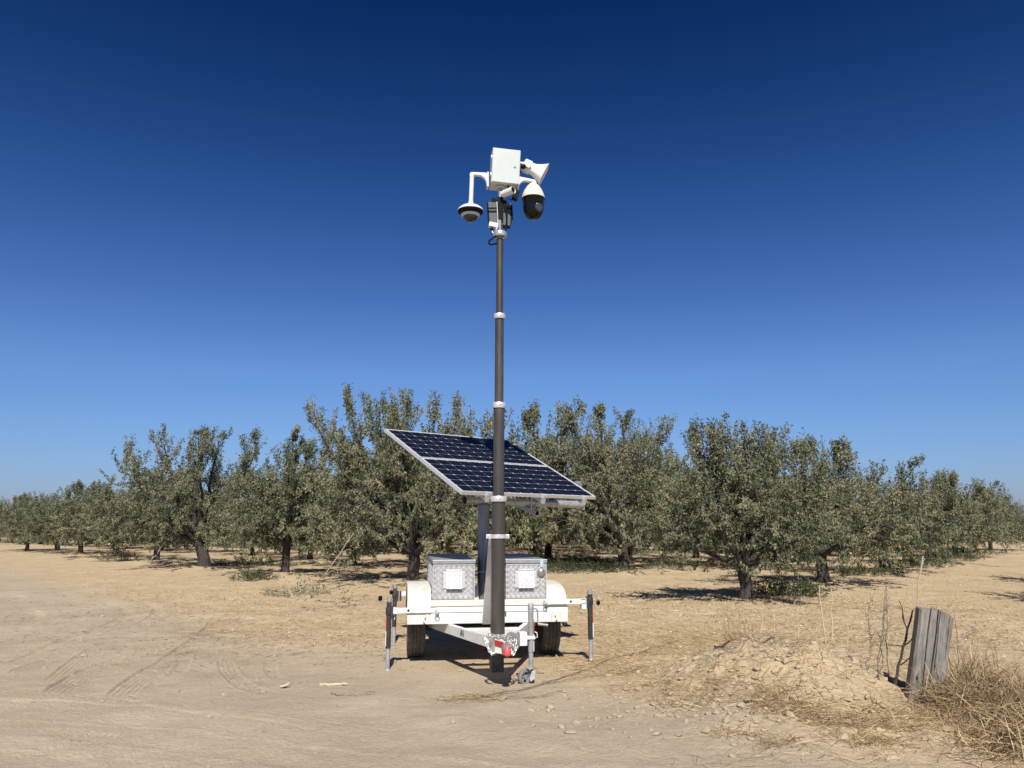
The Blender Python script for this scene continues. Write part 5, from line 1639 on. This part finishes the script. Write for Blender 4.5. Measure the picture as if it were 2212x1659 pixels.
for i, (x, y, w, d, h, n, t0, lab) in enumerate([
    (5.75, 16.5, .75, .5, .42, 110, .45, 'low green weed clump right of the nearest almond tree'),
    (2.2, 23.9, 1.5, .6, .38, 170, .35, 'green weed patch beneath the tree right of the solar panel'),
    (1.6, 27.4, 2.0, .7, .55, 170, .5, 'bright green weed patch right of the right toolbox, farther back'),
    (10.3, 22.6, .9, .5, .40, 90, .35, 'weed clump at the foot of the third tree in the right-hand row'),
    (14.0, 27.2, 1.1, .6, .50, 120, .4, 'weed clump before the fourth tree of the right-hand row'),
    (17.3, 31.4, 1.4, .6, .50, 110, .4, 'weed clump before the fifth tree of the right-hand row'),
    (20.8, 36.0, 1.5, .6, .50, 100, .35, 'weed clump before the sixth tree of the right-hand row'),
    (-6.9, 21.0, .6, .3, .30, 60, .3, 'small green weed clump at the foot of the slim-trunked tree'),
    (-9.0, 27.6, 1.4, .5, .40, 110, .4, 'weed patch in the shade right of the broad tree'),
    (-4.6, 17.2, .8, .35, .20, 55, .75, 'low dull weed tuft in front of the tallest tree, by the fallen limb'),
    (-15.3, 30.6, .7, .5, .5, 60, .6, 'pale weed clump at the foot of the left-hand row'),
    (6.3, 27.5, 1.6, .6, .35, 110, .35, 'weed patch in the shade behind the nearest tree')]):
    o = weed(200 + i, w, d, h, n, t0).build('weed_clump', [M['weed'] if t0 < .6 else M['leaf'], M['twig']], None)
    o.location = ground_at(x, y, 0)
    tag(o, lab, 'weeds')

# ---- dry grass round the post and along the bank
def strands(seed, pts, n, L, lift, wid, spread, flat=.5, droop=.5, name='dry_grass', label='', dirbias=(0, 0), mat_='straw', tone=(.5, .22), lie=False):
    """curved grass blades, three-piece ribbons; pts: (x, y, radius x, radius y, weight)"""
    rng = np.random.default_rng(seed)
    pts = np.array(pts, float)
    w = pts[:, 4] / pts[:, 4].sum()
    c = pts[rng.choice(len(pts), n, p=w)]
    x = c[:, 0] + rng.normal(0, 1, n) * c[:, 2]; y = c[:, 1] + rng.normal(0, 1, n) * c[:, 3]
    z = H_(x, y) + rng.uniform(-.01, lift, n) * rng.uniform(0, 1, n)
    az = rng.uniform(0, 2 * PI, n)
    el = np.abs(rng.normal(0, flat, n))
    l = L * rng.uniform(.4, 1.3, n)
    d = np.stack([np.cos(az) * np.cos(el) + dirbias[0], np.sin(az) * np.cos(el) + dirbias[1], np.sin(el)], 1)
    d /= np.linalg.norm(d, axis=1)[:, None]
    P0 = np.stack([x, y, z], 1)
    bend = rng.normal(0, .25, (n, 3)); bend[:, 2] = -np.abs(bend[:, 2]) * droop
    seg = []
    for t in (0, .34, .67, 1.0):
        seg.append(P0 + d * (l * t)[:, None] + bend * (l * t * t)[:, None])
    S = np.stack(seg, 1)
    g = H_(S[..., 0].ravel(), S[..., 1].ravel()).reshape(S.shape[:2]) + .004
    S[..., 2] = np.maximum(S[..., 2], g + rng.uniform(0, .012, n)[:, None])
    B = np.cross(d, rng.normal(size=(n, 3)) * ([.35, .35, .35] if lie else [1, 1, 1]) + ([0, 0, 1] if lie else [0, 0, 0])); B /= np.maximum(np.linalg.norm(B, axis=1), 1e-9)[:, None]
    wv = wid * rng.uniform(.5, 1.4, n)
    prof = np.array([.8, 1, .8, .25])
    V = np.stack([S - B[:, None] * (wv[:, None] * prof)[..., None], S + B[:, None] * (wv[:, None] * prof)[..., None]], 2)  # n,4,2,3
    i = np.arange(n)[:, None] * 8; k = np.arange(3)[None] * 2
    F = np.stack([i + k, i + k + 1, i + k + 3, i + k + 2], -1).reshape(-1, 4)
    T = np.repeat(np.clip(rng.normal(tone[0], tone[1], n), 0, 1), 8)
    o = np_mesh(name, V.reshape(-1, 3), F, M[mat_], None, {'tone': T})
    return tag(o, label, None, None, 'stuff')
strands(1, [(3.88, 6.85, .14, .18, 2.2), (4.12, 6.7, .24, .28, 3), (4.3, 6.3, .30, .32, 2.5), (3.95, 6.2, .24, .28, 2.4), (3.75, 5.95, .20, .22, 2), (3.5, 5.62, .22, .16, 1.4), (3.58, 6.6, .14, .10, 1)], 8000, .25, .20, .0027, 0, .65, .9,
        'dry_grass', 'tangle of dry brown grass round the timber post and down the bank', tone=(.60, .24))
strands(2, [(3.86, 6.95, .06, .10, 1), (4.02, 6.9, .12, .14, 1)], 520, .50, .12, .0030, 0, 1.15, .5, 'dry_grass', 'standing dry grass blades right of the timber post', tone=(.62, .2))
strands(3, [(2.23, 6.8, .13, .16, 3), (2.36, 6.6, .15, .14, 3), (2.39, 6.4, .12, .10, 2), (2.09, 6.6, .12, .10, 2), (1.65, 6.92, .20, .10, 2), (1.5, 7.25, .14, .10, 1.5), (1.85, 7.15, .10, .10, 1), (1.35, 7.74, .25, .12, 1.5), (2.6, 6.28, .16, .10, 2), (2.85, 6.25, .25, .12, 2.5), (1.9, 5.9, .10, .05, 1), (2.5, 5.95, .12, .06, 1.2), (2.7, 5.9, .15, .06, 1.2), (1.68, 6.13, .12, .06, .8), (2.72, 7.13, .30, .25, 1.5), (3.15, 6.4, .22, .14, 3), (2.6, 7.9, .5, .3, 4), (2.2, 7.6, .4, .3, 2.5), (2.3, 5.6, .6, .12, 1)], 4600, .15, .045, .0021, 0, .35, .8,
        'dry_grass', 'broken dry grass strewn over the earth heap and its foot', tone=(.66, .26))
strands(4, [(2.24, 8.2, .10, .10, 1)], 150, .38, .05, .0024, 0, 1.1, .4, 'dry_grass', 'tuft of thin dry grass on the left flank of the earth heap', tone=(.7, .15))
strands(5, [(2.3, 10.6, .8, .5, 3), (1.6, 9.8, .7, .4, 2), (3.4, 10.8, .7, .45, 2), (.95, 9.0, .25, .2, 1), (1.2, 8.6, .4, .2, 1), (1.0, 11.4, .9, .5, 1), (-.35, 7.45, .2, .08, .6)], 6500, .12, .025, .0024, 0, .2, .8,
        'straw_litter', 'golden straw scattered on the soil right of the trailer', tone=(.80, .18), lie=True)
strands(6, [(-1, 12.8, 4.0, 2.2, 3), (5.5, 11.0, 1.6, 1.8, 2), (-3.0, 10.5, 1.2, .6, .6), (6, 14, 2, 2, 1.5), (-5, 15, 4, 3, 2), (2.5, 11.5, 2, 1.5, 1)], 15000, .085, .012, .0024, 0, .2, .8, 'straw_litter', 'sparse straw and twigs strewn over the orchard soil', tone=(.45, .3))
# ---- fallen leaves and pale husks on the orchard floor
def litter(seed, n, boxes, size, name, label, mat_):
    rng = np.random.default_rng(seed)
    bs = np.array(boxes, float); w = bs[:, 4] / bs[:, 4].sum()
    c = bs[rng.choice(len(bs), n, p=w)]
    x = rng.uniform(c[:, 0], c[:, 1]); y = rng.uniform(c[:, 2], c[:, 3])
    keep = (road_mask(x, y) < .45) & (fbm(x * .5, y * .9, 51, 3) > rng.uniform(-.9, .5, n))
    x, y = x[keep], y[keep]; n = len(x)
    P = np.stack([x, y, H_(x, y) + .006 + rng.uniform(0, .01, n)], 1)
    A = rng.normal(size=(n, 3)) * [1, 1, .28]; A /= np.linalg.norm(A, axis=1)[:, None]
    V, F, T = leaves_np(rng, P, A, size, np.clip(rng.normal(.5, .28, n), 0, 1))
    V[:, 2] = np.maximum(V[:, 2], np.repeat(P[:, 2], 4) - .004)
    o = np_mesh(name, V, F, M[mat_], None, {'tone': T})
    tag(o, label, None, None, 'stuff')
litter(61, 42000, [(-8, 10, 9.5, 17, 4), (-14, 16, 16, 28, 6), (2, 9, 8, 16, 2), (-1, 7, 13, 20, 2)], .042, 'leaf_litter', 'pale fallen leaves and husks on the orchard floor', 'litter')
# ---- clods and crumbs of earth
def clods(seed, n, spots, smin, smax, name, label):
    rng = np.random.default_rng(seed)
    sp = np.array(spots, float); w = sp[:, 4] / sp[:, 4].sum()
    c = sp[rng.choice(len(sp), n, p=w)]
    x = c[:, 0] + rng.normal(0, 1, n) * c[:, 2]; y = c[:, 1] + rng.normal(0, 1, n) * c[:, 3]
    ok = y > 4.5
    x, y = x[ok], y[ok]; n = len(x)
    s = smin * (smax / smin) ** (rng.uniform(0, 1, n) ** 3.2)
    f_ = (1 + 5 ** .5) / 2
    base = np.array([(-1, f_, 0), (1, f_, 0), (-1, -f_, 0), (1, -f_, 0), (0, -1, f_), (0, 1, f_), (0, -1, -f_), (0, 1, -f_), (f_, 0, -1), (f_, 0, 1), (-f_, 0, -1), (-f_, 0, 1)]) / 1.9 * [1, 1, .62]
    tri = np.array([(0, 11, 5), (0, 5, 1), (0, 1, 7), (0, 7, 10), (0, 10, 11), (1, 5, 9), (5, 11, 4), (11, 10, 2), (10, 7, 6), (7, 1, 8), (3, 9, 4), (3, 4, 2), (3, 2, 6), (3, 6, 8), (3, 8, 9), (4, 9, 5), (2, 4, 11), (6, 2, 10), (8, 6, 7), (9, 8, 1)])
    V = base[None] * (1 + rng.normal(0, .16, (n, 12, 3))) * rng.uniform(.7, 1.3, (n, 1, 3))
    a = rng.uniform(0, 2 * PI, n)
    X = V[..., 0] * np.cos(a)[:, None] - V[..., 1] * np.sin(a)[:, None]; Y = V[..., 0] * np.sin(a)[:, None] + V[..., 1] * np.cos(a)[:, None]
    V = np.stack([X, Y, V[..., 2]], -1) * s[:, None, None]
    V += np.stack([x, y, H_(x, y) + s * .15], 1)[:, None]
    F = (np.arange(n)[:, None, None] * 12 + tri[None]).reshape(-1, 3)
    vx, vy = V.reshape(-1, 3)[:, 0], V.reshape(-1, 3)[:, 1]
    z0 = np.zeros(len(vx))
    rm = np.clip(road_mask(vx, vy) + .5 * mound_shape(vx, vy), 0, 1)
    o = np_mesh(name, V.reshape(-1, 3), F, M['ground'], None, {'road': rm, 'straw': z0, 'damp': z0})
    tag(o, label, None, None, 'stuff')
clods(71, 3000, [(2.4, 7.5, .8, .7, 5), (1.9, 6.8, .8, .45, 3), (3.4, 6.3, .7, .6, 2), (1.3, 7.8, .6, .5, .6)], .005, .045, 'earth_clods', 'crumbs and clods of dry earth over and round the heap')
clods(72, 5000, [(0, 12, 6, 3, 3), (4.5, 15, 3, 2.5, 2), (-3, 20, 6, 3, 2), (8, 20, 4, 4, 2)], .007, .035, 'earth_clods', 'scattered small clods on the orchard soil')
